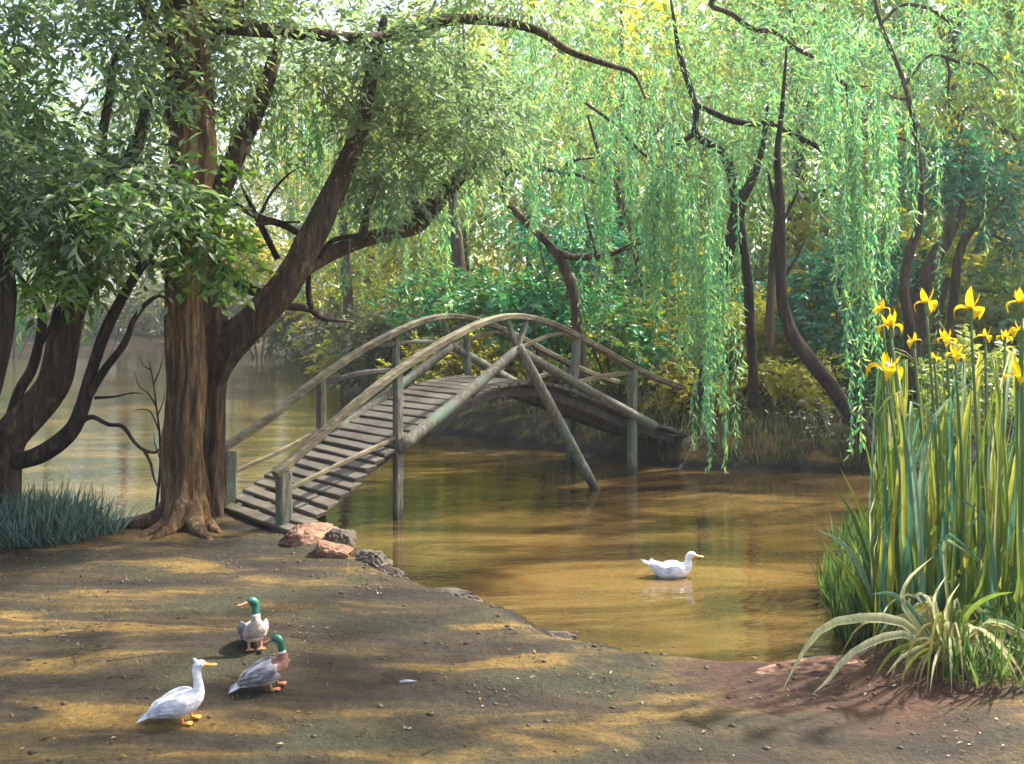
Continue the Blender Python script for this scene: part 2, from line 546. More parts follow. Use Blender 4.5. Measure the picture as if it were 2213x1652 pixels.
# ------------------------------------------------------------------ terrain and pond
POND = np.array([(-60, 17), (-30, 14), (-14, 12.6), (-8.5, 12.2), (-6.4, 11.9), (-5.5, 12.1), (-4.9, 13.2), (-4.3, 13.7), (-3.4, 12.9),
                 (-2.75, 12.0), (-1.95, 11.1), (-1.25, 9.95), (-0.78, 9.35), (-0.16, 8.85), (0.5, 7.95), (1.3, 7.5), (2.2, 7.38),
                 (2.75, 7.6), (3.0, 8.4), (3.2, 9.5), (3.9, 11.0), (5.4, 13.0), (7.6, 14.6), (7.2, 15.8), (6.1, 16.2), (4.4, 16.45), (3.0, 16.75),
                 (1.7, 18.1), (0.6, 19.3), (-1.0, 21.0), (-2.8, 23.5), (-4.8, 29.0), (-9.0, 45), (-16, 72), (-30, 84), (-60, 88), (-120, 85), (-120, 20)], float)


def pond_sd(x, y):
    """signed distance: negative inside the pond"""
    x = np.atleast_1d(np.asarray(x, float)).ravel(); y = np.atleast_1d(np.asarray(y, float)).ravel()
    dmin = np.full(x.shape, 1e9); inside = np.zeros(x.shape, bool)
    n = len(POND)
    for i in range(n):
        a, b = POND[i], POND[(i + 1) % n]
        e = b - a
        t = np.clip(((x - a[0]) * e[0] + (y - a[1]) * e[1]) / (e @ e), 0, 1)
        dmin = np.minimum(dmin, np.hypot(x - a[0] - t * e[0], y - a[1] - t * e[1]))
        c = ((a[1] > y) != (b[1] > y))
        with np.errstate(divide='ignore', invalid='ignore'):
            xi = a[0] + (y - a[1]) / (b[1] - a[1] + 1e-12) * e[0]
        inside ^= c & (x < xi)
    return np.where(inside, -dmin, dmin)


def sstep(t):
    t = np.clip(t, 0, 1)
    return t * t * (3 - 2 * t)


def ground_z(x, y):
    x = np.atleast_1d(np.asarray(x, float)).ravel(); y = np.atleast_1d(np.asarray(y, float)).ravel()
    d = pond_sd(x, y)
    nz = np.array([mnoise.noise(Vector((a * 0.55, b * 0.8, 3.0))) * 0.05 + mnoise.noise(Vector((a * 2.1, b * 2.6, 7.0))) * 0.025
                   + mnoise.noise(Vector((a * 6, b * 7, 1.0))) * 0.009 for a, b in zip(x, y)])
    jag = np.array([mnoise.noise(Vector((a * 1.9, b * 1.9, 11.0))) for a, b in zip(x, y)]) * 0.12
    d2 = d + jag
    near = 0.15 * sstep(d2 / 0.4 + 0.05) + nz * sstep(d / 0.5)
    right = sstep((x - 2.2) / 1.2) * sstep((11 - y) / 3) * 0.14
    near = near + right * sstep(d2 / 0.6)
    dd = np.minimum(d, 60)
    far = 0.5 * sstep(d2 / 0.55) + np.where(x > -5, 0.16, 0.07) * np.maximum(dd - 0.5, 0) * sstep(d / 2) + nz * 2.5 * sstep(d / 1.0)
    far = np.minimum(far, 5.0 + nz * 4)
    wf = sstep((y - 12.5 - np.clip(x, 0, 6) * 0.0) / 2.5) * (np.hypot(x + 5, y - 12) > 3)
    wf = np.where((x < -5) & (y < 20), 0, wf)
    out = near * (1 - wf) + far * wf
    inn = -0.55 * sstep(-d2 / 1.0)
    return np.where(d2 > 0, np.maximum(out, 0.0), np.minimum(inn, 0.0)) - 0.0


def axis(lo, a, b, hi, step, grow=1.16):
    mid = list(np.arange(a, b + 1e-6, step))
    up, s, v = [], step, b
    while v < hi:
        s *= grow; v += s; up.append(v)
    dn, s, v = [], step, a
    while v > lo:
        s *= grow; v -= s; dn.append(v)
    return np.array(dn[::-1] + mid + up)


xs = axis(-240, -8.0, 7.6, 240, 0.11)
ys = axis(-40, 4.6, 21.0, 300, 0.11)
GX, GY = np.meshgrid(xs, ys)
GZ = ground_z(GX.ravel(), GY.ravel())
nx, ny = len(xs), len(ys)
ii = (np.arange(ny - 1)[:, None] * nx + np.arange(nx - 1)[None, :]).ravel()
tris = np.vstack([np.column_stack([ii, ii + 1, ii + nx + 1]), np.column_stack([ii, ii + nx + 1, ii + nx])])
gm = tri_mesh('ground', np.column_stack([GX.ravel(), GY.ravel(), GZ]), tris)
gm.polygons.foreach_set('use_smooth', [True] * len(gm.polygons))
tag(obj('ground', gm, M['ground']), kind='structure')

wx = [-130, 12]; wy = [5.5, 92]
tag(obj('pond_water', mesh_np('pond_water', [(-130, 6.6, 0.0), (9, 6.6, 0.0), (9, 92, 0.0), (-130, 92, 0.0)], [(0, 1, 2, 3)]), M['water']), kind='structure')


def gz(x, y):
    return float(ground_z([x], [y])[0])


# ------------------------------------------------------------------ footbridge
F0 = np.array([-2.83, 11.40, 0.0])
B0 = np.array([-3.89, 12.62, 0.0])
BD = np.array([5.0, 4.9, 0.0]); BD /= np.linalg.norm(BD)
ACR = (F0 - B0) / np.linalg.norm(F0 - B0)
WID = np.linalg.norm(F0 - B0)
RAIL = np.array([(0, 0.90), (0.66, 1.34), (1.32, 1.77), (2.0, 2.14), (2.6, 2.41), (3.3, 2.66), (3.96, 2.77), (4.7, 2.68), (5.38, 2.47), (6.1, 2.2), (6.97, 1.86), (7.7, 1.62), (8.4, 1.44)])
DECK = np.array([(-0.1, 0.2), (0.5, 0.46), (1.7, 1.04), (2.8, 1.52), (3.5, 1.72), (4.1, 1.77), (4.7, 1.73), (5.5, 1.52), (6.4, 1.22), (7.37, 0.9), (8.5, 0.58)])


def curve_at(tab, s):
    # Catmull through table
    n = 200
    C = catmull(tab, n)
    return float(np.interp(s, C[:, 0], C[:, 1]))


def bp(side, s, z, out=0.0):
    """side 0 front line, 1 back line; out = metres outward"""
    base = F0 if side == 0 else B0
    o = ACR * out * (1 if side == 0 else -1)
    p = base + BD * s + o
    return np.array([p[0], p[1], z])


bridge = empty('arched_footbridge', (F0 + B0) / 2, 'weathered wooden arched footbridge with curved handrails over the brown pond', 'footbridge')
BO = np.array(bridge.location)


def beam_data(path, hw, hh, n=None, wob=0.0, seed=0, roundness=0.35):
    """rounded-rectangle sweep; hw half width (horizontal), hh half height"""
    path = np.asarray(path, float)
    if n is None: n = max(4, len(path) * 4)
    c = catmull(path, n)
    T = np.gradient(c, axis=0); T /= np.linalg.norm(T, axis=1)[:, None]
    prof = []
    k = roundness
    for (a, b) in ((1, 1 - k), (1 - k, 1), (-(1 - k), 1), (-1, 1 - k), (-1, -(1 - k)), (-(1 - k), -1), (1 - k, -1), (1, -(1 - k))):
        prof.append((a, b))
    verts = []
    for i in range(n):
        up = np.array([0, 0, 1.0]) if abs(T[i][2]) < 0.95 else np.array([ACR[0], ACR[1], 0])
        u = np.cross(T[i], up); u /= np.linalg.norm(u)
        v = np.cross(u, T[i])
        for j, (a, b) in enumerate(prof):
            w = 1 + wob * mnoise.noise(Vector((seed * 5.3 + j * 0.7, i * 0.5, j * 1.3)))
            verts.append(c[i] + (u * a * hw + v * b * hh) * w)
    m = len(prof)
    faces = [(i * m + j, i * m + (j + 1) % m, (i + 1) * m + (j + 1) % m, (i + 1) * m + j) for i in range(n - 1) for j in range(m)]
    faces.append(tuple(range(m - 1, -1, -1))); faces.append(tuple((n - 1) * m + j for j in range(m)))
    return np.array(verts), faces


def beam(name, path, hw, hh, mat, seed=0, wob=0.12, n=None, label=None, smooth=False):
    v, f = beam_data(path, hw, hh, n, wob, seed)
    o = obj(name, mesh_np(name, v - BO, f, smooth), mat, bridge)
    if label: o['label'] = label
    return o


def log(name, path, r, mat, seed=0):
    return tube(name, path, r, mat, bridge, BO, sides=10, rough=0.10, seed=seed)


for side in (0, 1):
    pts = [bp(side, s, z) for s, z in RAIL]
    pts[0] = bp(side, -0.1, RAIL[0][1] - 0.06 + (0.12 if side else 0))
    beam('handrail', pts, 0.075, 0.05, M['wood_rail'], seed=side + 1, n=64, wob=0.14)
    beam('stringer', [bp(side, s, z - 0.17, -0.18) for s, z in DECK], 0.05, 0.075, M['wood_dark'], seed=side + 4, n=40)
beam('stringer', [np.array([(bp(0, s, 0) + bp(1, s, 0))[0] / 2, (bp(0, s, 0) + bp(1, s, 0))[1] / 2, z - 0.17]) for s, z in DECK], 0.06, 0.10, M['wood_dark'], seed=9, n=40)


def post(side, s, z0, z1, hw, mat=M['wood_post'], seed=0, lean=0.0):
    beam('post', [bp(side, s, z0), bp(side, s + lean, z1)], hw, hw, mat, seed=seed + s * 3 + side, n=7, wob=0.10)


rl = lambda s: curve_at(RAIL, s) - 0.045
dk = lambda s: curve_at(DECK, s)
post(0, 0.02, -0.05, rl(0.0), 0.085)
post(1, 0.02, -0.05, rl(0.0) + 0.07, 0.10)
post(0, 1.78, -0.5, rl(1.78), 0.06)
post(1, 1.50, -0.5, rl(1.50), 0.06)
post(1, 2.88, dk(2.88) - 0.2, rl(2.88), 0.05)
post(1, 4.42, dk(4.42) - 0.1, rl(4.42), 0.05, lean=-0.1)
post(0, 5.36, dk(5.36) - 0.1, rl(5.46), 0.062, lean=0.1)
post(1, 5.9, dk(5.9) - 0.1, rl(5.9), 0.05)
post(0, 6.92, -0.5, rl(6.92), 0.075)
post(1, 7.0, -0.4, rl(7.0), 0.07)
for side in (0, 1):
    J = bp(side, 4.05, 2.27, 0.03)
    log('brace', [J, bp(side, 3.0, 1.66, 0.06), bp(side, 1.72, 0.98, 0.08)], [0.075, 0.085, 0.095], M['wood_post'], 11 + side)
    log('brace', [J, bp(side, 5.5, 1.62, 0.06), bp(side, 7.45, 0.80, 0.08)], [0.075, 0.08, 0.085], M['wood_post'], 21 + side)
    if side == 0:
        log('strut', [J + np.array([0.02, -0.03, 0.05]), np.array([0.72, 14.55, 1.15]), np.array([1.5, 14.9, -0.3])], [0.075, 0.085, 0.075], M['wood_post'], 31)
    beam('short_brace', [J, bp(side, 3.86, rl(3.86))], 0.04, 0.04, M['wood_post'], seed=41 + side, n=4)
    beam('short_brace', [J, bp(side, 4.28, rl(4.28))], 0.04, 0.04, M['wood_post'], seed=43 + side, n=4)
    beam('curved_rail', [J, bp(side, 4.6, 2.42), bp(side, 5.05, 2.5), bp(side, 5.35, 2.42)], 0.035, 0.03, M['wood_rail'], seed=45 + side, n=14)
    if side: beam('curved_rail', [J, bp(side, 3.5, 2.36), bp(side, 2.9, 2.34), bp(side, 2.5, rl(2.5))], 0.035, 0.03, M['wood_post'], seed=47 + side, n=10)
    beam('lower_rail', [bp(side, 5.36, dk(5.36) + 0.1) if side == 0 else bp(side, 5.9, dk(5.9) + 0.2), bp(side, 6.1, 1.75) if side == 0 else bp(side, 6.4, 1.72), bp(side, 6.92, rl(6.92) - 0.05)], 0.035, 0.04, M['wood_rail'], seed=49 + side, n=8)
    beam('lower_rail', [bp(side, 0.04, 0.62), bp(side, 0.9, 0.88), bp(side, 1.75 if side == 0 else 1.5, 1.12)], 0.03, 0.028, M['wood_rail'], seed=51 + side, n=9)
beam('lower_rail', [bp(1, 1.5, rl(1.5) - 0.05), bp(1, 2.2, 1.9), bp(1, 2.88, 1.92)], 0.035, 0.04, M['wood_dark'], seed=55, n=8)

# deck planks, one object each
C = catmull(DECK, 400)
arc = np.concatenate([[0], np.cumsum(np.hypot(np.diff(C[:, 0]), np.diff(C[:, 1])))])
npl = 47
pl_v = []
for (dx, dy, dz) in [(-1, -1, -1), (1, -1, -1), (1, 1, -1), (-1, 1, -1), (-1, -1, 1), (1, -1, 1), (1, 1, 1), (-1, 1, 1)]:
    pl_v.append((dx * 0.5, dy * 0.5, dz * 0.5))
pl_f = [(0, 3, 2, 1), (4, 5, 6, 7), (0, 1, 5, 4), (1, 2, 6, 5), (2, 3, 7, 6), (3, 0, 4, 7)]


def plank_mesh(k):
    """plank with split, slightly bowed ends: x along the plank"""
    r = random.Random(k)
    nx_ = 6
    v, f = [], []
    for i in range(nx_ + 1):
        x = -0.5 + i / nx_
        e = 0.012 * r.uniform(-1, 1)
        wv = 0.5 + r.uniform(-0.05, 0.03)
        for (a, b) in ((-wv, -0.5), (wv, -0.5), (wv, 0.35), (wv * 0.85, 0.5 + e * 6), (-wv * 0.85, 0.5 + e * 5), (-wv, 0.35)):
            v.append((x + (r.uniform(-0.008, 0.008) if i in (0, nx_) else 0), a, b))
    for i in range(nx_):
        for j in range(6):
            f.append((i * 6 + j, (i + 1) * 6 + j, (i + 1) * 6 + (j + 1) % 6, i * 6 + (j + 1) % 6))
    f.append(tuple(range(6))); f.append(tuple(nx_ * 6 + j for j in range(5, -1, -1)))
    return mesh_np('plank', v, f, False)


pmeshes = [plank_mesh(k) for k in range(6)]
for me in pmeshes: me.materials.append(M['wood_plank'])
for k in range(npl):
    a = (k + 0.5) / npl * arc[-1]
    s = np.interp(a, arc, C[:, 0]); z = np.interp(a, arc, C[:, 1])
    s2 = np.interp(a + 0.05, arc, C[:, 0]); z2 = np.interp(a + 0.05, arc, C[:, 1])
    s1 = np.interp(a - 0.05, arc, C[:, 0]); z1 = np.interp(a - 0.05, arc, C[:, 1])
    th = math.atan2(z2 - z1, s2 - s1) * (0.55 if s < 1.6 else 0.9)
    over_f = 0.10 + 0.45 * max(0, 1 - s / 1.6)
    over_b = 0.10
    L = WID + over_f + over_b + random.uniform(-0.06, 0.06)
    cen = (F0 + B0) / 2 + BD * s + ACR * (over_f - over_b) / 2
    o = bpy.data.objects.new('plank', pmeshes[k % 6])
    COL.objects.link(o)
    o.parent = bridge
    o.location = Vector((cen[0] - BO[0], cen[1] - BO[1], z - 0.03 - BO[2] + random.uniform(-0.006, 0.006)))
    X = Vector(ACR); Y = Vector((BD[0] * math.cos(th), BD[1] * math.cos(th), math.sin(th)))
    Z = X.cross(Y)
    if Z.z < 0: Z = -Z
    from mathutils import Matrix
    mt = Matrix((X, Y, Z)).transposed()
    o.rotation_euler = (mt @ Matrix.Rotation(random.uniform(-0.02, 0.02), 3, 'Z')).to_euler()
    o.scale = (L, arc[-1] / npl * random.uniform(0.84, 0.93), 0.05)

# ------------------------------------------------------------------ trees near the viewer
def tree_root(name, label, base, cat='tree', group=None):
    return empty(name, base, label, cat, group)


def limb(root, name, pts, D, radii, mat, seed=0, sides=9, rough=0.14, n=None, flare=0.0, label=None, ridge=0.0):
    """pts: list of (px, py[, depth offset])"""
    path = [W(p[0], p[1], D + (p[2] if len(p) > 2 else 0.0)) for p in pts]
    o = tube(name, path, radii, mat, root, np.array(root.location), sides=sides, rough=rough, seed=seed, n=n, flare=flare, ridge=ridge)
    if label: o['label'] = label
    return o


def crown(root, blobs, mat, L, Wd, per=9, dens=1.0, droop=0.5, twig=0.6, name='crown'):
    """blobs: (px, py, D, rx, ry, rz, twigs)"""
    lst = []
    for (px, py, D, rx, ry, rz, nt) in blobs:
        lst.append(sprays(W(px, py, D), (rx, ry, rz), int(nt * dens), per, L, Wd, droop=droop, twig_len=twig))
    v, t = join_tris(lst)
    return obj(name, tri_mesh(name, v - np.array(root.location), t), mat, root)


# big straight trunk
bx, by = -4.04, 11.6
tA = tree_root('tree', 'large straight tree with sunlit brown bark beside the bridge steps', (bx, by, gz(bx, by)))
limb(tA, 'trunk', [(404, 1190), (402, 1100), (396, 950), (403, 800), (400, 650), (408, 500), (412, 330), (408, 180), (400, 0), (395, -250), (400, -600)], 11.6,
     [0.29, 0.25, 0.225, 0.215, 0.215, 0.22, 0.26, 0.26, 0.23, 0.19, 0.1], M['bark_brown'], 1, sides=64, rough=0.2, n=150, flare=0.45, ridge=0.11)
limb(tA, 'branch', [(405, 40), (520, 60, 0.3), (680, 75, 0.8), (800, 85, 1.2), (900, 58, 1.6), (1021, 42, 2), (1153, 64, 2.2), (1230, 111, 2.3), (1314, 140, 2.4), (1369, 160, 2.5), (1395, 215, 2.5)],
     11.7, [0.13, 0.1, 0.085, 0.08, 0.08, 0.075, 0.06, 0.05, 0.04, 0.03, 0.012], M['bark_dark'], 2, rough=0.2)
limb(tA, 'branch', [(790, 85, 1.2), (785, 130, 1.2), (800, 180, 1.2)], 11.7, [0.05, 0.04, 0.015], M['bark_dark'], 3)
limb(tA, 'branch', [(405, 200), (330, 60, -0.3), (290, -80, -0.5)], 11.6, [0.13, 0.09, 0.05], M['bark_dark'], 4)
limb(tA, 'branch', [(412, 120), (520, 0, 0.6), (640, -120, 1.0), (800, -260, 1.4)], 11.6, [0.14, 0.1, 0.08, 0.05], M['bark_dark'], 5)
tb = np.array([-4.06, 11.6])
for k_, (a_, l_) in enumerate(((200, 1.0), (235, 0.75), (265, 0.85), (300, 0.9), (335, 0.6), (170, 0.6))):
    d_ = np.array([math.cos(R(a_)), math.sin(R(a_))]); w_ = np.array([-d_[1], d_[0]]) * (0.12 if k_ % 2 else -0.1)
    pr = []
    for t_, up_ in ((-0.02, 0.62), (0.12, 0.36), (0.26, 0.15), (0.5, 0.05), (0.78, 0.015), (1.0, -0.05)):
        q_ = tb + d_ * (0.05 + l_ * t_) + w_ * t_ * t_
        pr.append((q_[0], q_[1], gz(q_[0], q_[1]) + up_))
    tube('root', pr, [0.03, 0.11, 0.115, 0.075, 0.04, 0.012], M['bark_brown'], tA, np.array(tA.location), sides=14, rough=0.25, seed=k_ + 3, n=26, ridge=0.1)
crown(tA, [(380, 60, 12.0, 1.7, 1.6, 1.0, 300), (640, 110, 12.8, 1.5, 1.5, 0.9, 230), (900, 150, 13.4, 1.3, 1.3, 0.75, 190), (1010, 260, 13.4, 0.9, 1.0, 0.55, 100),
           (850, 300, 13.0, 0.8, 0.9, 0.6, 80), (330, -220, 11.5, 2.4, 2.4, 1.3, 260), (800, -120, 13, 2.4, 2, 0.9, 260), (1150, -60, 13.8, 1.6, 1.5, 0.7, 130), (560, 280, 13.2, 0.7, 0.8, 0.5, 40)],
      M['leaf_grey'], 0.14, 0.045, per=12, dens=1.3)
crown(tA, [(445, 500, 11.0, 0.42, 0.35, 0.38, 60), (420, 350, 11.0, 0.36, 0.3, 0.25, 30), (500, 570, 11.2, 0.25, 0.3, 0.2, 22)], M['leaf_fresh'], 0.14, 0.07, per=8, twig=0.4, name='low_foliage')

v3 = np.array(tA.location)  # unseen overhead boughs, added to throw dappled shade on the foreground
for pts_, rr_ in (([(-4.1, 11.6, 7.2), (-2.6, 10.2, 8.0), (-0.6, 8.6, 8.1), (1.6, 7.4, 7.9), (3.6, 6.2, 7.5)], [0.14, 0.11, 0.09, 0.06, 0.02]),
                  ([(-4.1, 11.6, 8.2), (-1.5, 11.4, 8.9), (1.5, 10.9, 8.9), (4.6, 10.0, 8.5)], [0.14, 0.11, 0.08, 0.03]),
                  ([(-4.1, 11.5, 6.6), (-3.8, 9.6, 7.4), (-2.8, 7.6, 7.6), (-1.2, 5.4, 7.2)], [0.13, 0.1, 0.07, 0.02])):
    tube('branch', pts_, rr_, M['bark_dark'], tA, v3, sides=9, rough=0.2, seed=77)
lst = []  # leaves of the added boughs, above the view, placed where their shade falls
for (x_, y_, z_, r_, n_) in ((-2.4, 9.9, 8.4, 1.3, 60), (-0.4, 8.2, 8.5, 1.4, 70), (1.8, 7.0, 8.2, 1.5, 75), (3.6, 5.9, 7.8, 1.3, 55), (-3.4, 8.2, 7.9, 1.2, 45), (-1.8, 6.0, 7.8, 1.4, 55), (0.4, 5.2, 7.8, 1.3, 50), (5.2, 6.9, 8.0, 1.2, 40),
                             (2.0, 9.6, 8.4, 1.5, 95), (3.6, 10.6, 8.7, 1.5, 85), (0.6, 11.2, 8.9, 1.3, 60), (4.6, 9.2, 8.4, 1.4, 80), (1.2, 8.6, 8.3, 1.3, 70)):
    lst.append(sprays((x_, y_, z_), (r_, r_, 0.7), n_, 10, 0.2, 0.07, droop=0.4))
v_, t_ = join_tris(lst)
obj('crown', tri_mesh('crown', v_ - v3, t_), M['leaf_grey'], tA)  # added shading foliage, apart from the visible crown

# forked dark tree behind it
bx, by = -3.95, 12.35
tB = tree_root('tree', 'dark forked tree close behind the straight trunk, its thick limb leaning right', (bx, by, gz(bx, by)))
limb(tB, 'trunk', [(452, 1160), (452, 1060), (454, 930), (460, 800), (462, 720), (458, 640), (452, 560), (462, 460), (510, 335, 0.2), (565, 215, 0.4), (600, 100, 0.6), (640, -60, 0.8)], 12.4,
     [0.2, 0.17, 0.165, 0.18, 0.19, 0.13, 0.12, 0.13, 0.12, 0.1, 0.08, 0.05], M['bark_dark'], 7, sides=40, n=110, rough=0.2, flare=0.35, ridge=0.1)
limb(tB, 'limb', [(456, 880), (466, 815), (495, 745), (560, 680), (620, 610, 0.1), (672, 520, 0.2), (715, 430, 0.3), (750, 350, 0.4), (778, 280, 0.5), (800, 180, 0.6), (830, 40, 0.8)], 12.4,
     [0.08, 0.16, 0.2, 0.2, 0.185, 0.17, 0.15, 0.13, 0.11, 0.09, 0.05], M['bark_dark'], 8, sides=36, n=90, rough=0.2, ridge=0.1)
limb(tB, 'limb', [(600, 640), (660, 580, 0.4), (730, 540, 0.8), (800, 515, 1.2), (860, 500, 1.5), (905, 480, 1.7), (950, 430, 1.8), (1000, 375, 1.9), (1030, 338, 2), (1070, 260, 2.1)], 12.5,
     [0.09, 0.1, 0.1, 0.1, 0.11, 0.14, 0.12, 0.1, 0.08, 0.03], M['bark_dark'], 9, sides=12, n=50, rough=0.22)
limb(tB, 'branch', [(905, 480, 1.7), (898, 440, 1.7), (880, 395, 1.6)], 12.5, [0.1, 0.06, 0.02], M['bark_dark'], 10)
limb(tB, 'branch', [(690, 560, 0.5), (720, 520, 0.5), (790, 508, 0.7), (860, 503, 1.2)], 12.5, [0.04, 0.035, 0.03, 0.02], M['bark_black'], 13)
limb(tB, 'branch', [(780, 530, 1.1), (795, 450, 1.2), (815, 400, 1.3), (835, 370, 1.3)], 12.5, [0.07, 0.055, 0.045, 0.02], M['bark_dark'], 12)
limb(tB, 'branch', [(468, 590), (520, 615, 0.2), (570, 640, 0.3), (610, 660, 0.6), (665, 668, 1.2), (700, 688, 1.6), (760, 696, 2.2)], 12.4, [0.08, 0.08, 0.07, 0.06, 0.05, 0.04, 0.02], M['bark_black'], 14)
limb(tB, 'branch', [(672, 668, 1.2), (666, 630, 1.2), (668, 590, 1.1)], 12.4, [0.05, 0.045, 0.03], M['bark_black'], 15)
limb(tB, 'branch', [(600, 560, 0.6), (570, 500, 0.5), (545, 450, 0.4), (520, 400, 0.4)], 12.6, [0.045, 0.045, 0.035, 0.012], M['bark_black'], 16)
limb(tB, 'branch', [(505, 440), (560, 470, 0.3), (620, 490, 0.5), (680, 530, 0.6)], 12.6, [0.03, 0.05, 0.05, 0.03], M['bark_dark'], 17)
limb(tB, 'branch', [(540, 488), (590, 482, 0.3), (650, 480, 0.4)], 12.6, [0.025, 0.025, 0.01], M['bark_black'], 18)
limb(tB, 'branch', [(560, 470, 0.3), (585, 420, 0.3), (620, 380, 0.3), (650, 360, 0.3)], 12.6, [0.025, 0.02, 0.014, 0.006], M['bark_black'], 19)
crown(tB, [(560, 120, 12.8, 0.9, 0.9, 0.55, 80), (830, 120, 13.2, 1.0, 1.0, 0.6, 80), (830, 380, 13.6, 0.5, 0.6, 0.45, 45), (960, 330, 14.0, 0.7, 0.7, 0.4, 55)], M['leaf_grey'], 0.15, 0.05, per=10, dens=1.5)

# leaning multi-stem tree on the left
bx, by = -6.15, 11.2
tL = tree_root('tree', 'leaning multi-stemmed dark tree at the left water edge above blue-green grass', (bx, by, gz(bx, by)))
limb(tL, 'trunk', [(0, 1180), (5, 1100), (8, 1000), (20, 945), (70, 890), (118, 825), (142, 720), (165, 620), (190, 530), (215, 470), (245, 420), (300, 300), (330, 150)], 11.2,
     [0.24, 0.2, 0.18, 0.2, 0.19, 0.17, 0.155, 0.15, 0.14, 0.13, 0.11, 0.08, 0.04], M['bark_dark'], 20, sides=32, n=90, rough=0.22, flare=0.2, ridge=0.08)
limb(tL, 'stem', [(30, 1000), (90, 980), (150, 935), (178, 880), (195, 810), (218, 740), (245, 680), (290, 600), (330, 540), (360, 480)], 11.15,
     [0.09, 0.1, 0.1, 0.09, 0.07, 0.065, 0.06, 0.055, 0.045, 0.02], M['bark_black'], 21, sides=12, n=50, rough=0.22)
limb(tL, 'stem', [(15, 930), (40, 850), (68, 800), (85, 740), (92, 690), (85, 655), (55, 615), (40, 590)], 11.1, [0.08, 0.06, 0.055, 0.05, 0.05, 0.045, 0.03, 0.01], M['bark_black'], 22, rough=0.2)
limb(tL, 'stem', [(190, 860), (225, 800), (268, 745), (290, 690), (318, 655), (345, 640), (372, 655)], 11.1, [0.05, 0.045, 0.04, 0.035, 0.03, 0.02, 0.008], M['bark_black'], 23, rough=0.2)
limb(tL, 'branch', [(172, 912), (200, 902), (235, 918), (265, 922), (290, 955), (310, 972), (335, 978), (350, 965)], 11.1, [0.035, 0.03, 0.025, 0.025, 0.022, 0.02, 0.018, 0.008], M['bark_black'], 24)
limb(tL, 'branch', [(312, 974), (325, 1000), (332, 1030), (345, 1065)], 11.1, [0.018, 0.016, 0.013, 0.005], M['bark_black'], 25)
limb(tL, 'branch', [(205, 860), (245, 858), (285, 850), (310, 852)], 11.1, [0.02, 0.014, 0.01, 0.004], M['bark_black'], 26)
limb(tL, 'branch', [(90, 740), (120, 690), (142, 640)], 11.1, [0.035, 0.03, 0.025], M['bark_black'], 27)
limb(tL, 'branch', [(160, 690), (200, 620, 0.2), (235, 580, 0.3), (270, 510, 0.4)], 11.3, [0.06, 0.05, 0.04, 0.015], M['bark_dark'], 28)
limb(tL, 'branch', [(225, 520, 0.2), (280, 545, 0.3), (330, 570, 0.4), (400, 585, 0.5)], 11.4, [0.05, 0.045, 0.04, 0.03], M['bark_dark'], 29)
limb(tL, 'branch', [(240, 420), (220, 320), (235, 220), (250, 130), (290, 60)], 11.0, [0.07, 0.06, 0.05, 0.04, 0.02], M['bark_dark'], 30)
crown(tL, [(90, 120, 10.6, 1.3, 1.3, 1.1, 260), (60, 360, 10.6, 1.0, 1.0, 0.75, 190), (270, 430, 10.6, 0.85, 0.9, 0.5, 150), (90, 500, 10.8, 0.75, 0.9, 0.32, 110),
           (240, 230, 11.2, 0.95, 0.9, 0.7, 150), (330, 330, 11.2, 0.5, 0.5, 0.4, 60), (60, -150, 10.5, 1.9, 1.8, 1.0, 220), (-150, 200, 10.5, 1.2, 1.5, 1.6, 150)],
      M['leaf_shade'], 0.15, 0.052, per=11, dens=1.3)
crown(tL, [(130, 560, 10.6, 0.5, 0.5, 0.22, 40), (60, 590, 10.7, 0.4, 0.4, 0.15, 25), (200, 450, 10.2, 0.5, 0.3, 0.3, 22)], M['leaf_fresh'], 0.17, 0.06, per=8, twig=0.45, name='low_foliage')

# black trunk at the very edge
bx, by = -6.6, 10.3
tE = tree_root('tree', 'black leaning trunk cut by the left edge of the picture', (bx, by, gz(bx, by)))
limb(tE, 'trunk', [(-180, 1200), (-110, 1000), (-40, 860), (0, 740), (12, 660), (8, 590), (-10, 500), (-40, 380), (-80, 200)], 10.3, [0.26, 0.2, 0.16, 0.13, 0.11, 0.11, 0.1, 0.08, 0.05], M['bark_black'], 33, sides=14, n=40, rough=0.2)
crown(tE, [(-60, 300, 10.3, 0.9, 0.9, 0.8, 60)], M['leaf_shade'], 0.2, 0.07)

# bare sapling against the big trunk
bx, by = -4.55, 11.75
tS = tree_root('dead_sapling', 'thin bare sapling with crooked twigs against the left of the big trunk', (bx, by, gz(bx, by)), 'sapling')
limb(tS, 'stem', [(335, 1130), (342, 1060), (347, 1000), (345, 940), (338, 880), (330, 820), (322, 780)], 11.7, [0.022, 0.02, 0.017, 0.014, 0.011, 0.008, 0.004], M['bark_black'], 35, sides=6)
for k, pts in enumerate([[(343, 930), (325, 890), (300, 885), (290, 890)], [(338, 880), (320, 850), (300, 835), (290, 800)], [(332, 830), (345, 800), (352, 770)],
                         [(345, 990), (335, 960), (333, 940)], [(340, 900), (352, 870), (356, 845)], [(326, 800), (310, 790), (300, 770)]]):
    limb(tS, 'twig', pts, 11.7, [0.010, 0.008, 0.006, 0.003], M['bark_black'], 36 + k, sides=5, n=12)

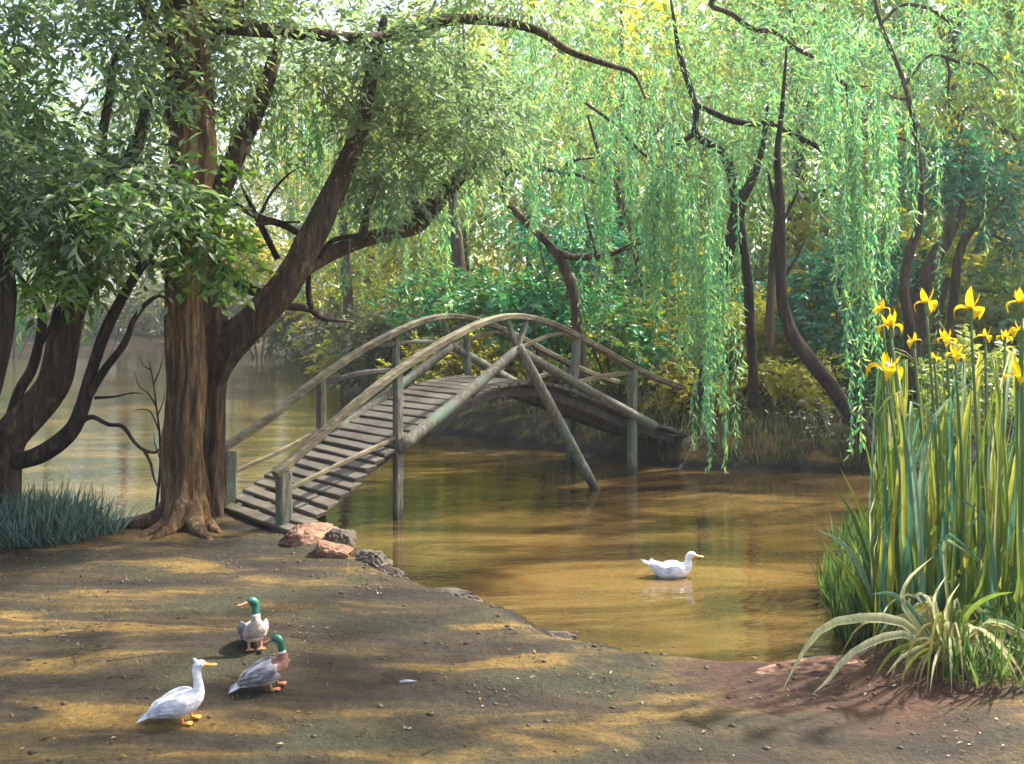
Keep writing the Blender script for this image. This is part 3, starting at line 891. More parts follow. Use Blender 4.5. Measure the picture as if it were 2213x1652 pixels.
# ------------------------------------------------------------------ willows and slender trees behind the bridge
def umbrella_strands(cx, cy, top, Rr, n, lo, hi, step, L, Wd, zmin=0.3):
    a = rng.random(n) * 6.283; r = Rr * np.sqrt(rng.random(n))
    x = cx + r * np.cos(a); y = cy + r * np.sin(a)
    z = top * (1 - 0.42 * (r / Rr) ** 2) + rng.normal(size=n) * 0.35
    keep = np.array([mnoise.noise(Vector((p * 0.6, q * 0.6, 4.2))) for p, q in zip(x, y)]) > -0.22
    x, y, z = x[keep], y[keep], z[keep]
    ln = np.minimum(lo + (hi - lo) * rng.random(len(x)) ** 1.6, z - zmin)
    ln = np.maximum(ln, 0.5)
    return strands(np.column_stack([x, y, z]), ln, step, L, Wd)


def crown_fill(cx, cy, top, Rr, n, L, Wd):
    out = []
    for k in range(9):
        a = k * 2.4; r = Rr * 0.62 * math.sqrt((k + 0.5) / 9)
        c = (cx + r * math.cos(a), cy + r * math.sin(a), top * (0.95 - 0.25 * (r / Rr)) + random.uniform(-0.8, 0.5))
        out.append(sprays(c, (Rr * 0.42, Rr * 0.42, 1.2), n // 9, 8, L, Wd, droop=1.0, twig_len=0.8))
    return out


def willow(label, X, D, top, Rr, n, mat, mat2, trunk_pts, trunk_r, limbs, lo=1.0, hi=4.5, bark=M['bark_far'], zmin=0.3, fill=360, tD=None):
    base = (X, D, gz(X, D) - 0.05)
    t = tree_root('willow_tree', label, base)
    o = np.array(base)
    if trunk_pts is None:
        z0 = base[2]
        path = [(X, D, z0 - 0.1), (X + 0.15, D, z0 + top * 0.2), (X - 0.1, D + 0.2, z0 + top * 0.42), (X + 0.2, D + 0.2, top * 0.7), (X, D, top * 0.92)]
        tube('trunk', path, [0.26, 0.2, 0.17, 0.12, 0.05], bark, t, o, sides=10, rough=0.2, seed=X)
    else:
        limb(t, 'trunk', trunk_pts, tD or D, trunk_r, bark, X, sides=12, rough=0.18)
    for k, (pts, rr) in enumerate(limbs):
        limb(t, 'branch', pts, tD or D, rr, bark, X + k, sides=8, rough=0.2)
    lst = [umbrella_strands(X, D, top, Rr, int(n * 0.95), lo, hi, 0.062, 0.14, 0.03, zmin)]
    v, f = join_tris(lst)
    obj('hanging_strands', tri_mesh('hanging_strands', v - o, f), mat, t)
    v, f = join_tris(crown_fill(X, D, top, Rr, int(fill * 1.45), 0.15, 0.036))
    obj('crown', tri_mesh('crown', v - o, f), mat2, t)
    return t


wC = willow('willow in the middle, crooked dark branches above the emerald bush', 1.0, 21.5, 10.2, 4.4, 260, M['willow_cool'], M['willow'],
            [(1260, 860), (1250, 720), (1235, 620), (1200, 545), (1140, 484), (1090, 430), (1084, 383), (1070, 345), (1046, 310), (1010, 200), (1000, 50)],
            [0.13, 0.115, 0.1, 0.09, 0.08, 0.075, 0.07, 0.065, 0.06, 0.04, 0.02],
            [([(1084, 385), (1110, 365), (1160, 362), (1213, 374), (1255, 380), (1296, 402)], [0.07, 0.06, 0.055, 0.05, 0.04, 0.015]),
             ([(1213, 374), (1237, 348), (1293, 341)], [0.045, 0.035, 0.012]),
             ([(1195, 540), (1237, 557), (1317, 550), (1369, 529), (1442, 515)], [0.08, 0.07, 0.06, 0.045, 0.015]),
             ([(1390, 620), (1369, 529), (1341, 421), (1300, 345), (1270, 250)], [0.06, 0.055, 0.05, 0.045, 0.02]),
             ([(1265, 223), (1327, 268), (1369, 313), (1439, 376)], [0.03, 0.04, 0.035, 0.012]),
             ([(1290, 560), (1270, 480), (1260, 430)], [0.04, 0.035, 0.02])], bark=M['bark_dark'], zmin=2.0, tD=18.8, lo=0.6, hi=4.2)
wR = willow('willow with a two-legged trunk and long zigzag branches right of the bridge', 4.9, 19.6, 9.8, 4.0, 230, M['willow_cool'], M['willow'],
            [(1520, 880), (1535, 720), (1555, 610), (1580, 510), (1595, 440), (1580, 370), (1555, 325), (1505, 290), (1502, 226), (1470, 120), (1450, 0)],
            [0.16, 0.13, 0.12, 0.13, 0.14, 0.1, 0.08, 0.07, 0.06, 0.05, 0.02],
            [([(1630, 880), (1622, 700), (1615, 600), (1602, 500), (1592, 440)], [0.11, 0.1, 0.09, 0.09, 0.1]),
             ([(1592, 450), (1620, 400), (1640, 350), (1652, 290), (1660, 220)], [0.12, 0.09, 0.07, 0.05, 0.02]),
             ([(1502, 226), (1545, 245), (1582, 261), (1625, 268), (1669, 268), (1725, 296), (1766, 317), (1791, 341), (1836, 373)], [0.06, 0.06, 0.065, 0.06, 0.06, 0.06, 0.06, 0.04, 0.012]),
             ([(1766, 317), (1794, 306), (1833, 306), (1895, 292), (1965, 306), (2028, 331)], [0.035, 0.035, 0.03, 0.025, 0.02, 0.008]),
             ([(1500, 290), (1455, 318), (1440, 340)], [0.05, 0.04, 0.012])], bark=M['bark_black'], zmin=1.6, tD=17.6, lo=0.6, hi=5.0)
wT = willow('tall willow at the upper right with a thin zigzag branch near the top', 8.2, 19.5, 10.2, 4.0, 210, M['willow'], M['willow_cool'],
            [(1975, 860), (1965, 700), (1954, 626), (1968, 540), (1985, 487), (1990, 380), (1960, 200), (1900, 40), (1880, -80)], [0.13, 0.1, 0.09, 0.08, 0.07, 0.055, 0.045, 0.035, 0.02],
            [([(1900, -60), (1700, -90), (1540, 0), (1582, 31), (1627, 63), (1676, 70), (1718, 104), (1780, 136), (1829, 185), (1885, 186)], [0.05, 0.05, 0.05, 0.05, 0.05, 0.05, 0.045, 0.035, 0.028, 0.01]),
             ([(1829, 185), (1832, 230), (1848, 255)], [0.02, 0.014, 0.006]),
             ([(1905, 50), (1950, 12), (2003, 17), (2035, 35), (2066, 63)], [0.03, 0.035, 0.04, 0.04, 0.015]), ([(1955, 185), (2010, 120), (2077, 136), (2122, 141), (2157, 174)], [0.03, 0.03, 0.035, 0.025, 0.01]),
             ([(2045, 126), (2052, 157), (2049, 202), (2057, 265)], [0.025, 0.025, 0.02, 0.008]), ([(1962, 215), (1935, 212), (1912, 198)], [0.025, 0.02, 0.008])], bark=M['bark_dark'], zmin=2.2, tD=17.5, lo=0.6, hi=3.6)
wB = willow('pale green willow behind the bridge crest, its base in the far bank', -1.6, 27.0, 12.5, 4.8, 260, M['willow'], M['willow_gold'], None, None, [], zmin=2.4, lo=0.8, hi=5.0)
wL = willow('golden willow seen between the leaning limbs over the left water', -6.5, 36.0, 15.0, 5.2, 260, M['willow_gold'], M['willow_gold'], None, None, [], zmin=3.5, lo=1.0, hi=6.0)

# slender curved tree on the right bank
bx, by = 6.1, 16.6
tC = tree_root('tree', 'slender black tree curving up from the right bank behind the irises', (bx, by, gz(bx, by)))
limb(tC, 'trunk', [(1890, 975), (1843, 905), (1791, 828), (1749, 776), (1711, 724), (1692, 655), (1687, 574), (1686, 487), (1684, 420), (1680, 330), (1690, 240), (1700, 100)], 16.4,
     [0.15, 0.14, 0.13, 0.125, 0.115, 0.105, 0.1, 0.095, 0.08, 0.06, 0.04, 0.02], M['bark_black'], 50, sides=12, n=60, rough=0.2, flare=0.2)
limb(tC, 'branch', [(1685, 470), (1670, 420), (1658, 369)], 16.4, [0.06, 0.04, 0.012], M['bark_black'], 51)
limb(tC, 'branch', [(1690, 480), (1712, 440), (1727, 405)], 16.4, [0.045, 0.03, 0.01], M['bark_black'], 52)
limb(tC, 'branch', [(1695, 600), (1720, 560), (1742, 515)], 16.4, [0.035, 0.025, 0.008], M['bark_black'], 53)
limb(tC, 'stem', [(1660, 760), (1665, 660), (1670, 560), (1680, 470)], 17.2, [0.08, 0.08, 0.07, 0.05], M['bark_far'], 54)
crown(tC, [(1690, 130, 16.6, 1.2, 1.2, 1.2, 90), (1650, 300, 16.8, 0.8, 0.8, 0.6, 40)], M['willow'], 0.17, 0.045)

bx, by = 9.0, 20.5
tG = tree_root('tree', 'group of grey leaning stems behind the yellow iris flowers', (bx, by, gz(bx, by)))
limb(tG, 'trunk', [(1985, 900), (1978, 700), (1990, 620), (2020, 560), (2052, 500), (2075, 420), (2090, 320)], 20.5, [0.2, 0.2, 0.19, 0.16, 0.14, 0.11, 0.06], M['bark_far'], 60, sides=12)
limb(tG, 'stem', [(2040, 820), (2062, 640), (2068, 570), (2085, 515), (2114, 487), (2150, 455), (2180, 420)], 20.4, [0.1, 0.1, 0.09, 0.09, 0.07, 0.05, 0.02], M['bark_far'], 61)
limb(tG, 'stem', [(2020, 720), (2035, 640), (2050, 600)], 20.4, [0.08, 0.08, 0.06], M['bark_far'], 62)
crown(tG, [(2110, 400, 20.6, 1.3, 1.2, 0.9, 160), (2040, 350, 20.8, 0.9, 0.9, 0.6, 70), (2180, 480, 20.5, 0.8, 0.9, 0.6, 60)], M['teal'], 0.2, 0.09, per=9)

# individual long strands hanging in front
def strand_part(root, px, y0, y1, D, mat, n=3, spread=0.12):
    top, bot = W(px, y0, D), W(px, y1, D)
    st = [top + np.array([rng.normal() * spread, rng.normal() * spread, rng.normal() * 0.2]) for _ in range(n)]
    ln = [(top[2] - bot[2]) * (1.0 if k == 0 else rng.uniform(0.55, 0.95)) for k in range(n)]
    v, f = strands(st, ln, 0.028, 0.13, 0.032, 0.12)
    core = [tube_data([s, s - np.array([0, 0, l])], [0.006, 0.003], sides=4, n=4) for s, l in zip(st, ln)]
    cv, cf = merge(core)
    tri = []
    for q in cf:
        for j in range(1, len(q) - 1): tri.append((q[0], q[j], q[j + 1]))
    v, f = join_tris([(v, f), (cv, np.array(tri))])
    return obj('hanging_strand', tri_mesh('hanging_strand', v - np.array(root.location), f), mat, root)


for (px, y0, y1, D, n) in [(1538, 560, 1035, 14.8, 3), (1505, 500, 925, 15.2, 4), (1470, 430, 830, 15.6, 5), (1425, 420, 700, 16, 5), (1560, 430, 820, 15.6, 4), (1380, 400, 600, 16.4, 5), (1300, 380, 600, 16.6, 4),
                           (1170, 380, 520, 16.8, 3), (1230, 390, 540, 16.8, 4), (1340, 300, 500, 16.4, 4), (1450, 330, 600, 16, 5), (1400, 430, 640, 15.9, 5), (1530, 600, 930, 15.3, 3)]:
    strand_part(wR, px, y0 - 60, y1, D, M['willow_mint'], n + 2)
for (px, y0, y1, D, n) in [(1862, 500, 1025, 14.0, 3), (1840, 300, 780, 14.3, 5), (1870, 250, 700, 14.6, 4), (1800, 200, 480, 15, 4), (1930, 300, 560, 15, 3)]:
    strand_part(wT, px, y0 - 60, y1, D, M['willow_mint'], n + 2)
for (px, y0, y1, D, n) in [(772, 300, 600, 13.2, 4), (590, 240, 420, 13.6, 4), (650, 250, 450, 13.8, 4), (700, 260, 400, 13.8, 3), (960, 420, 620, 15, 3), (1000, 380, 520, 15, 3), (180, 560, 760, 11.6, 3), (60, 580, 720, 11.6, 3), (120, 560, 690, 11.6, 2)]:
    strand_part(tB if px > 500 else tL, px, y0 - 40, y1, D, M['willow_mint'], n + 1)

# ------------------------------------------------------------------ shrubs on the banks
def shrub(label, px, py, D, rx, ry, rz, n, mat, L=0.15, Wd=0.08, per=9, group=None, droop=0.3, stems=4, gbase=True):
    c = W(px, py, D)
    z0 = gz(c[0], c[1])
    root = empty('shrub', (c[0], c[1], z0), label, 'shrub', group)
    o = np.array(root.location)
    lst = []
    for k in range(5):
        a = k * 2.5 + px
        q = c + np.array([math.cos(a) * rx * 0.45, math.sin(a) * ry * 0.4, rz * (0.35 * math.sin(a * 1.7))])
        lst.append(sprays(q, (rx * 0.62, ry * 0.62, rz * 0.62), n // 5, per, L, Wd, droop=droop, twig_len=0.45, shell=0.1))
    v, f = join_tris(lst)
    obj('foliage', tri_mesh('foliage', v - o, f), mat, root)
    for k in range(stems):
        a = k * 6.28 / stems + px
        e = c + np.array([math.cos(a) * rx * 0.5, math.sin(a) * ry * 0.4, rz * 0.3])
        tube('stem', [o + np.array([math.cos(a) * 0.06, math.sin(a) * 0.06, -0.05]), o * 0.5 + e * 0.5 + np.array([0, 0, 0.1]), e], [0.035, 0.025, 0.008], M['bark_far'], root, o, sides=6, rough=0.1)
    return root


shrub('broad emerald bush behind the handrail crest of the bridge', 1190, 660, 22.0, 2.6, 1.6, 1.1, 620, M['emerald'], 0.17, 0.1)
shrub('emerald bush just behind the right end of the handrail', 1330, 740, 20.2, 1.5, 1.2, 0.9, 380, M['emerald'], 0.15, 0.09)
shrub('dark green bush behind the left part of the handrail arch', 990, 640, 25.5, 2.2, 1.6, 1.1, 420, M['emerald'], 0.18, 0.1)
shrub('golden undergrowth seen through the arch under the handrail', 1050, 780, 24.0, 2.6, 1.0, 0.95, 640, M['lime'], 0.15, 0.07)
shrub('low olive bush at the waterline left behind the bridge', 830, 745, 30.5, 2.6, 1.5, 1.0, 360, M['olive'], 0.2, 0.09)
shrub('emerald bush beside the middle willow trunk', 1230, 500, 21.5, 1.6, 1.2, 0.9, 260, M['teal'], 0.16, 0.08)
shrub('yellow-green bush on the sunny slope behind the long strand', 1600, 700, 20.6, 1.9, 1.2, 1.6, 620, M['lime'], 0.15, 0.07)
shrub('low lime bush on the bank between strand and curved tree', 1680, 850, 18.3, 1.2, 0.9, 0.7, 330, M['lime'], 0.12, 0.06)
shrub('yellow-green bush under the right end of the bridge', 1480, 840, 19.0, 0.9, 0.8, 0.65, 220, M['lime'], 0.12, 0.06)
shrub('teal bush between the curved tree and the hanging strand', 1790, 640, 19.5, 1.2, 1.0, 1.3, 360, M['teal'], 0.15, 0.08)
shrub('teal bush behind the curve of the black tree', 1900, 560, 21.5, 1.1, 1.0, 0.9, 240, M['teal'], 0.16, 0.08)
shrub('dark bush at the foot of the curved tree', 1790, 900, 16.9, 0.8, 0.5, 0.35, 150, M['olive'], 0.1, 0.05)
shrub('dim green bush behind the iris leaves', 2160, 900, 13.0, 1.2, 0.8, 1.1, 300, M['far_deep'], 0.14, 0.07)
shrub('dark green thicket low behind the irises at the right edge', 2160, 1180, 9.6, 0.55, 0.5, 0.7, 220, M['emerald'], 0.1, 0.045)
shrub('olive bush hanging over the far left shore', 560, 690, 60.0, 6, 2.5, 1.6, 380, M['olive'], 0.4, 0.18)
shrub('grey-green bush on the far left shore behind the leaning stems', 230, 660, 62.0, 7, 2.5, 2.2, 420, M['olive'], 0.4, 0.18)
shrub('dark bush on the far shore at the left edge', 30, 650, 60.0, 5, 2.5, 2.4, 320, M['far_deep'], 0.4, 0.18)
shrub('yellow bush on the far shore right of the forked tree', 560, 560, 56.0, 3.2, 2, 2.2, 300, M['lime'], 0.35, 0.16)

# ------------------------------------------------------------------ woodland behind: copies of a few full trees
def proto_tree(name, H, Rr, mat, seed, L=0.42, Wd=0.17, n=620):
    root = empty(name, (0, 0, 0))
    rs = random.Random(seed)
    tube('trunk', [(0, 0, -0.4), (0.1, 0, H * 0.2), (-0.2, 0.1, H * 0.45), (0.15, 0, H * 0.72), (0, 0, H * 0.95)], [0.34, 0.27, 0.22, 0.13, 0.04], M['bark_far'], root, sides=9, rough=0.2, seed=seed)
    lst = []
    for k in range(11):
        a = k * 2.4 + seed; zz = H * (0.16 + 0.78 * k / 10.0); r = Rr * (0.55 if k < 8 else 0.25)
        q = np.array([math.cos(a) * r, math.sin(a) * r, zz])
        lst.append(sprays(q, (Rr * 0.55, Rr * 0.55, H * 0.13), n // 11, 9, L, Wd, droop=0.7, twig_len=1.1, shell=0.2))
        if k < 8:
            tube('branch', [(0, 0, zz - 1.6), (q[0] * 0.5, q[1] * 0.5, zz - 0.7), tuple(q)], [0.1, 0.07, 0.02], M['bark_far'], root, sides=6, rough=0.1, seed=k)
    v, f = join_tris(lst)
    obj('crown', tri_mesh('crown', v, f), mat, root)
    return root


protos = [proto_tree('woodland_tree', 15, 4.2, M['far_pale'], 1), proto_tree('woodland_tree', 17, 4.6, M['far_deep'], 2), proto_tree('woodland_tree', 14, 4.4, M['willow_gold'], 3)]
spots = [  # X, D, scale, proto, rot
    (-2, 38, 1.0, 2, 0.4), (4, 34, 0.95, 2, 1.3), (9.5, 31, 0.95, 2, 2.2), (14.5, 30, 1.0, 1, 0.3), (-8, 52, 1.1, 2, 2.7), (1, 50, 1.15, 1, 1.1), (8.5, 46, 1.1, 0, 3.0), (16, 44, 1.15, 0, 4.0),
    (22, 40, 1.1, 2, 5.0), (27, 46, 1.2, 1, 1.0), (-14, 88, 1.5, 0, 2.0), (-22, 95, 1.6, 1, 0.2), (-31, 94, 1.6, 2, 1.8), (-40, 95, 1.6, 1, 3.2), (-49, 97, 1.7, 0, 4.4), (-58, 97, 1.7, 1, 5.2),
    (-4, 68, 1.5, 0, 5.5), (6, 66, 1.5, 2, 0.8), (15, 62, 1.4, 0, 2.5), (25, 60, 1.4, 1, 3.6), (34, 58, 1.4, 0, 0.9), (-12, 70, 1.3, 1, 1.4), (18.5, 25, 0.9, 0, 1.9), (13, 22.5, 0.8, 2, 0.7),
    (-26, 110, 2.0, 1, 2.2), (-44, 112, 2.0, 0, 1.2), (-62, 112, 2.0, 1, 0.2), (-10, 105, 1.9, 2, 0.9), (19, 33, 1.0, 1, 2.9), (11.5, 37, 1.0, 1, 5.1), (5.5, 41, 1.05, 2, 0.6), (-5.5, 44, 1.0, 2, 4.9)]
ORD = ['leftmost', 'second from the left', 'third from the left', 'fourth from the left', 'fifth from the left', 'sixth from the left', 'seventh from the left', 'eighth from the left', 'ninth from the left', 'tenth from the left', 'eleventh from the left', 'twelfth from the left']
KN = ['pale green', 'deep green', 'golden-green']
used = set()
rank = {}
for sp in sorted(spots, key=lambda q_: q_[0] / q_[1]):
    key = (sp[3], sp[1] > 80)
    rank.setdefault(key, []).append(sp)
for sp in spots:
    (X, D, s, k, r) = sp
    o = protos[k] if k not in used else copy_tree(protos[k])
    used.add(k)
    o.location = (X, D, gz(X, D) - 0.2)
    o.rotation_euler = (0, 0, r)
    o.scale = (s, s, s)
    shore = D > 80
    n_ = ORD[rank[(k, shore)].index(sp)]
    tag(o, ('%s of the %s trees on the distant left shore' if shore else '%s of the %s woodland trees behind the willows') % (n_, KN[k]), 'tree',
        'trees on the distant left shore' if shore else 'woodland trees behind the willows')


def proto_bush(name, mat, seed, n=420):
    root = empty(name, (0, 0, 0))
    lst = []
    for k in range(7):
        a = k * 2.4 + seed
        q_ = np.array([math.cos(a) * 1.0, math.sin(a) * 0.8, 0.8 + 0.5 * math.sin(a * 1.3)])
        lst.append(sprays(q_, (0.95, 0.8, 0.75), n // 7, 9, 0.26, 0.12, droop=0.3, twig_len=0.6, shell=0.1))
        if k < 4:
            tube('stem', [(0, 0, -0.2), tuple(q_ * 0.5), tuple(q_)], [0.04, 0.03, 0.01], M['bark_far'], root, sides=6)
    v, f = join_tris(lst)
    obj('foliage', tri_mesh('foliage', v, f), mat, root)
    return root


bprotos = [proto_bush('bush', M['lime'], 1), proto_bush('bush', M['emerald'], 2), proto_bush('bush', M['far_deep'], 3), proto_bush('bush', M['olive'], 4)]
bspots = [(3.2, 22.5, 0.8, 0, 0), (5.6, 21.8, 0.8, 0, 1), (7.6, 21.0, 0.8, 1, 2), (9.8, 22.0, 0.9, 2, 3), (12, 20.5, 1.0, 2, 4), (5.5, 25, 1.1, 1, 5), (8.5, 25, 1.2, 0, 1.5), (11.5, 26, 1.2, 1, 2.5),
          (2.2, 26, 1.2, 2, 0.6), (-0.5, 25.2, 0.9, 0, 3.3), (-1.5, 30, 1.3, 1, 4.1), (-3.6, 31.5, 1.2, 3, 5.2), (-5.8, 38, 1.3, 0, 0.9), (0.8, 32, 1.4, 0, 2.2), (14.5, 24, 1.2, 2, 1.1), (6.5, 29, 1.5, 2, 0.2),
          (10.5, 30, 1.5, 0, 3.8), (14.5, 29, 1.5, 2, 4.6), (3.5, 29, 1.4, 1, 5.7), (-8.6, 50, 1.8, 3, 1.2), (-10.5, 58, 2.0, 0, 2.4), (-13.5, 68, 2.2, 3, 0.4), (8.0, 18.4, 0.6, 1, 0.4), (9.3, 17.6, 0.7, 2, 2.4)]
BN = ['yellow-green', 'emerald', 'mid green', 'olive']
brank = {}
for sp in sorted(bspots, key=lambda q_: q_[0] / q_[1]):
    brank.setdefault(sp[3], []).append(sp)
bused = set()
for sp in bspots:
    (X, D, s, k, r) = sp
    o = bprotos[k] if k not in bused else copy_tree(bprotos[k])
    bused.add(k)
    o.location = (X, D, gz(X, D) - 0.1)
    o.rotation_euler = (0, 0, r)
    o.scale = (s, s, s * 0.95)
    tag(o, '%s of the %s undergrowth bushes on the far bank slope' % (ORD[brank[k].index(sp)], BN[k]), 'bush', 'undergrowth bushes on the far bank slope')

# ------------------------------------------------------------------ irises and grasses
def blade_data(path, width, fold=0.3, n=10, taper=2.2, basew=0.6):
    path = np.asarray(path, float)
    c = catmull(path, n)
    T = unit(np.gradient(c, axis=0))
    verts = []
    side0 = None
    for i in range(n):
        u = i / (n - 1)
        w = width * (basew + (1 - basew) * min(1, u * 3)) * max(0.03, 1 - u ** taper)
        ref = np.array([0.25, -1.0, 0.15])
        sd_ = np.cross(T[i], ref); sd_ /= np.linalg.norm(sd_) + 1e-9
        if side0 is not None and np.dot(sd_, side0) < 0: sd_ = -sd_
        side0 = sd_
        nn = np.cross(sd_, T[i])
        verts += [c[i] - sd_ * w / 2, c[i] + nn * w * fold, c[i] + sd_ * w / 2]
    faces = []
    for i in range(n - 1):
        for j in (0, 1):
            faces.append((i * 3 + j, i * 3 + j + 1, (i + 1) * 3 + j + 1, (i + 1) * 3 + j))
    return np.array(verts), faces


def blade_mat(name, base, mid, tip):
    m, nt, p, out = new_mat(name)
    nt.nodes.remove(p)
    oi = nt.nodes.new('ShaderNodeObjectInfo')
    r = ramp(nt, [(0.0, base), (0.5, mid), (1.0, tip)])
    nt.links.new(oi.outputs['Random'], r.inputs['Fac'])
    n = tex_noise(nt, 4, 4, 0.6, coords(nt, (10, 10, 0.5)))
    r2 = ramp(nt, [(0.3, (0.7, 0.72, 0.7)), (0.7, (1.25, 1.2, 1.1))])
    nt.links.new(n.outputs['Fac'], r2.inputs['Fac'])
    c = mixc(nt, 1.0, r.outputs['Color'], r2.outputs['Color'], 'MULTIPLY')
    df = nt.nodes.new('ShaderNodeBsdfPrincipled'); df.inputs['Roughness'].default_value = 0.62; df.inputs['Specular IOR Level'].default_value = 0.25
    tr = nt.nodes.new('ShaderNodeBsdfTranslucent')
    nt.links.new(c, df.inputs['Base Color']); nt.links.new(c, tr.inputs['Color'])
    mx = nt.nodes.new('ShaderNodeMixShader'); mx.inputs['Fac'].default_value = 0.5
    nt.links.new(df.outputs[0], mx.inputs[1]); nt.links.new(tr.outputs[0], mx.inputs[2])
    nt.links.new(mx.outputs[0], out.inputs['Surface'])
    return m


M['blade_green'] = blade_mat('blade_green', (0.05, 0.13, 0.03), (0.19, 0.25, 0.035), (0.42, 0.4, 0.07))
M['blade_blue'] = blade_mat('blade_blue', (0.06, 0.18, 0.11), (0.13, 0.26, 0.16), (0.26, 0.37, 0.24))
M['blade_pale'] = blade_mat('blade_pale', (0.3, 0.37, 0.17), (0.46, 0.48, 0.24), (0.6, 0.58, 0.36))
M['blade_dry'] = blade_mat('blade_dry', (0.3, 0.22, 0.07), (0.38, 0.32, 0.14), (0.2, 0.2, 0.08))
M['grass_blue'] = leaf_mat('grass_blue', [(0.06, 0.12, 0.1), (0.12, 0.2, 0.17), (0.2, 0.28, 0.23)], None, 0.35)
M['grass_green'] = leaf_mat('grass_green', [(0.03, 0.08, 0.02), (0.07, 0.13, 0.03), (0.14, 0.17, 0.05)], None, 0.35)
M['grass_olive'] = leaf_mat('grass_olive', [(0.07, 0.075, 0.03), (0.12, 0.12, 0.045), (0.2, 0.17, 0.06)], None, 0.3)
M['reed'] = leaf_mat('reed', [(0.09, 0.08, 0.05), (0.15, 0.13, 0.08), (0.2, 0.19, 0.1)], None, 0.3)

ic = np.array([3.9, 8.0, 0.0]); ic[2] = gz(ic[0], ic[1])
iris = empty('iris_clump', ic, 'tall clump of upright sword-shaped iris leaves at the right water edge', 'iris leaves')


def add_blade(root, path, width, mat, name='leaf', fold=0.25, n=10, taper=2.2):
    v, f = blade_data(path, width, fold, n, taper)
    return obj(name, mesh_np(name, v - np.array(root.location), f), mat, root)


for k in range(225):
    px = random.uniform(1885, 2250)
    py = random.uniform(1250, 1390)
    D = random.uniform(7.1, 8.9)
    b = W(px, 1300, D); b[2] = gz(b[0], b[1]) - 0.03
    edge = (px - 2040) / 180
    tip_y = random.uniform(740, 1000) if random.random() < 0.72 else random.uniform(1000, 1200)
    lean = edge * 0.05 + random.gauss(0, 0.085)
    if px < 1930: lean = abs(lean) * 0.6 - 0.02
    e = W(px + lean * 500, tip_y, D + random.uniform(-0.3, 0.3))
    m_ = b * 0.5 + e * 0.5 + np.array([-lean * 0.25, 0, 0.0])
    bend = random.gauss(0, 0.16)
    pts = [b, b * 0.72 + e * 0.28 + np.array([-lean * 0.15, bend * 0.4, 0]), m_ + np.array([0, bend, 0]), e]
    if random.random() < 0.3:
        pts[-1] = e + np.array([random.choice((-1, 1)) * 0.22, -0.1, -0.18])
        pts.insert(-1, e * 0.9 + m_ * 0.1 + np.array([0, 0, 0.05]))
    bm_ = M['blade_green'] if random.random() < 0.7 else (M['blade_blue'] if random.random() < 0.7 else M['blade_pale'])
    add_blade(iris, pts, random.uniform(0.035, 0.095) * (0.42 if bm_ is M['blade_pale'] else 1.0), bm_)
# leaves leaning out over the water
for (pts, D, w, mt) in [([(1900, 1310), (1860, 1230), (1815, 1170), (1765, 1145)], 7.9, 0.055, 'blade_blue'), ([(1905, 1300), (1870, 1190), (1835, 1100), (1790, 1040)], 8.1, 0.05, 'blade_green'),
                        ([(1920, 1300), (1890, 1180), (1860, 1100), (1815, 1010)], 8.3, 0.05, 'blade_green'), ([(1895, 1330), (1860, 1270), (1830, 1230)], 7.7, 0.05, 'blade_green'),
                        ([(1930, 1300), (1915, 1150), (1885, 1020), (1868, 950)], 8.3, 0.05, 'blade_green'), ([(1885, 1330), (1850, 1260), (1800, 1200), (1780, 1170)], 7.8, 0.045, 'blade_green'),
                        ([(1985, 1250), (1990, 1050), (2020, 900), (2110, 820)], 7.3, 0.06, 'blade_blue'), ([(1960, 1280), (1950, 1100), (1985, 980), (2030, 880)], 7.3, 0.065, 'blade_blue'),
                        ([(2060, 1300), (2040, 1190), (2060, 1175), (2115, 1215)], 7.0, 0.04, 'blade_pale')]:
    p3 = [W(p[0], p[1], D) for p in pts]
    p3[0][2] = gz(p3[0][0], p3[0][1]) - 0.02
    add_blade(iris, p3, w, M[mt])


def petal_mesh(kind):
    """petal along +X from the flower centre; falls droop, standards rise"""
    nu, nv = 9, 5
    v = []
    for i in range(nu):
        u = i / (nu - 1)
        wd = 0.5 * math.sin(math.pi * min(1, 0.12 + u * 0.86)) ** 0.8 * (0.62 if kind == 'fall' else 0.42)
        if kind == 'fall':
            x = 0.85 * math.sin(u * 1.9) * 0.95; z = 0.22 * math.sin(u * 2.2) - 0.75 * u ** 2.2
        else:
            x = 0.35 * math.sin(u * 1.6) + 0.1 * u; z = 0.95 * u
        for j in range(nv):
            t = (j / (nv - 1) - 0.5) * 2
            v.append((x, wd * t, z + 0.09 * t * t * (1 if kind == 'fall' else -1) + 0.025 * math.sin(t * 5 + u * 9)))
    f = [(i * nv + j, i * nv + j + 1, (i + 1) * nv + j + 1, (i + 1) * nv + j) for i in range(nu - 1) for j in range(nv - 1)]
    return mesh_np('petal', v, f)


def petal_mat():
    m, nt, p, out = new_mat('iris_petal')
    n = tex_noise(nt, 3, 4, 0.6, coords(nt, (2, 8, 2)))
    r = ramp(nt, [(0.3, (0.62, 0.36, 0.01)), (0.55, (0.8, 0.55, 0.015)), (0.8, (0.86, 0.7, 0.06))])
    nt.links.new(n.outputs['Fac'], r.inputs['Fac'])
    nt.nodes.remove(p)
    df = nt.nodes.new('ShaderNodeBsdfDiffuse'); tr = nt.nodes.new('ShaderNodeBsdfTranslucent')
    nt.links.new(r.outputs['Color'], df.inputs['Color']); nt.links.new(r.outputs['Color'], tr.inputs['Color'])
    mx = nt.nodes.new('ShaderNodeMixShader'); mx.inputs['Fac'].default_value = 0.35
    nt.links.new(df.outputs[0], mx.inputs[1]); nt.links.new(tr.outputs[0], mx.inputs[2]); nt.links.new(mx.outputs[0], out.inputs['Surface'])
    return m


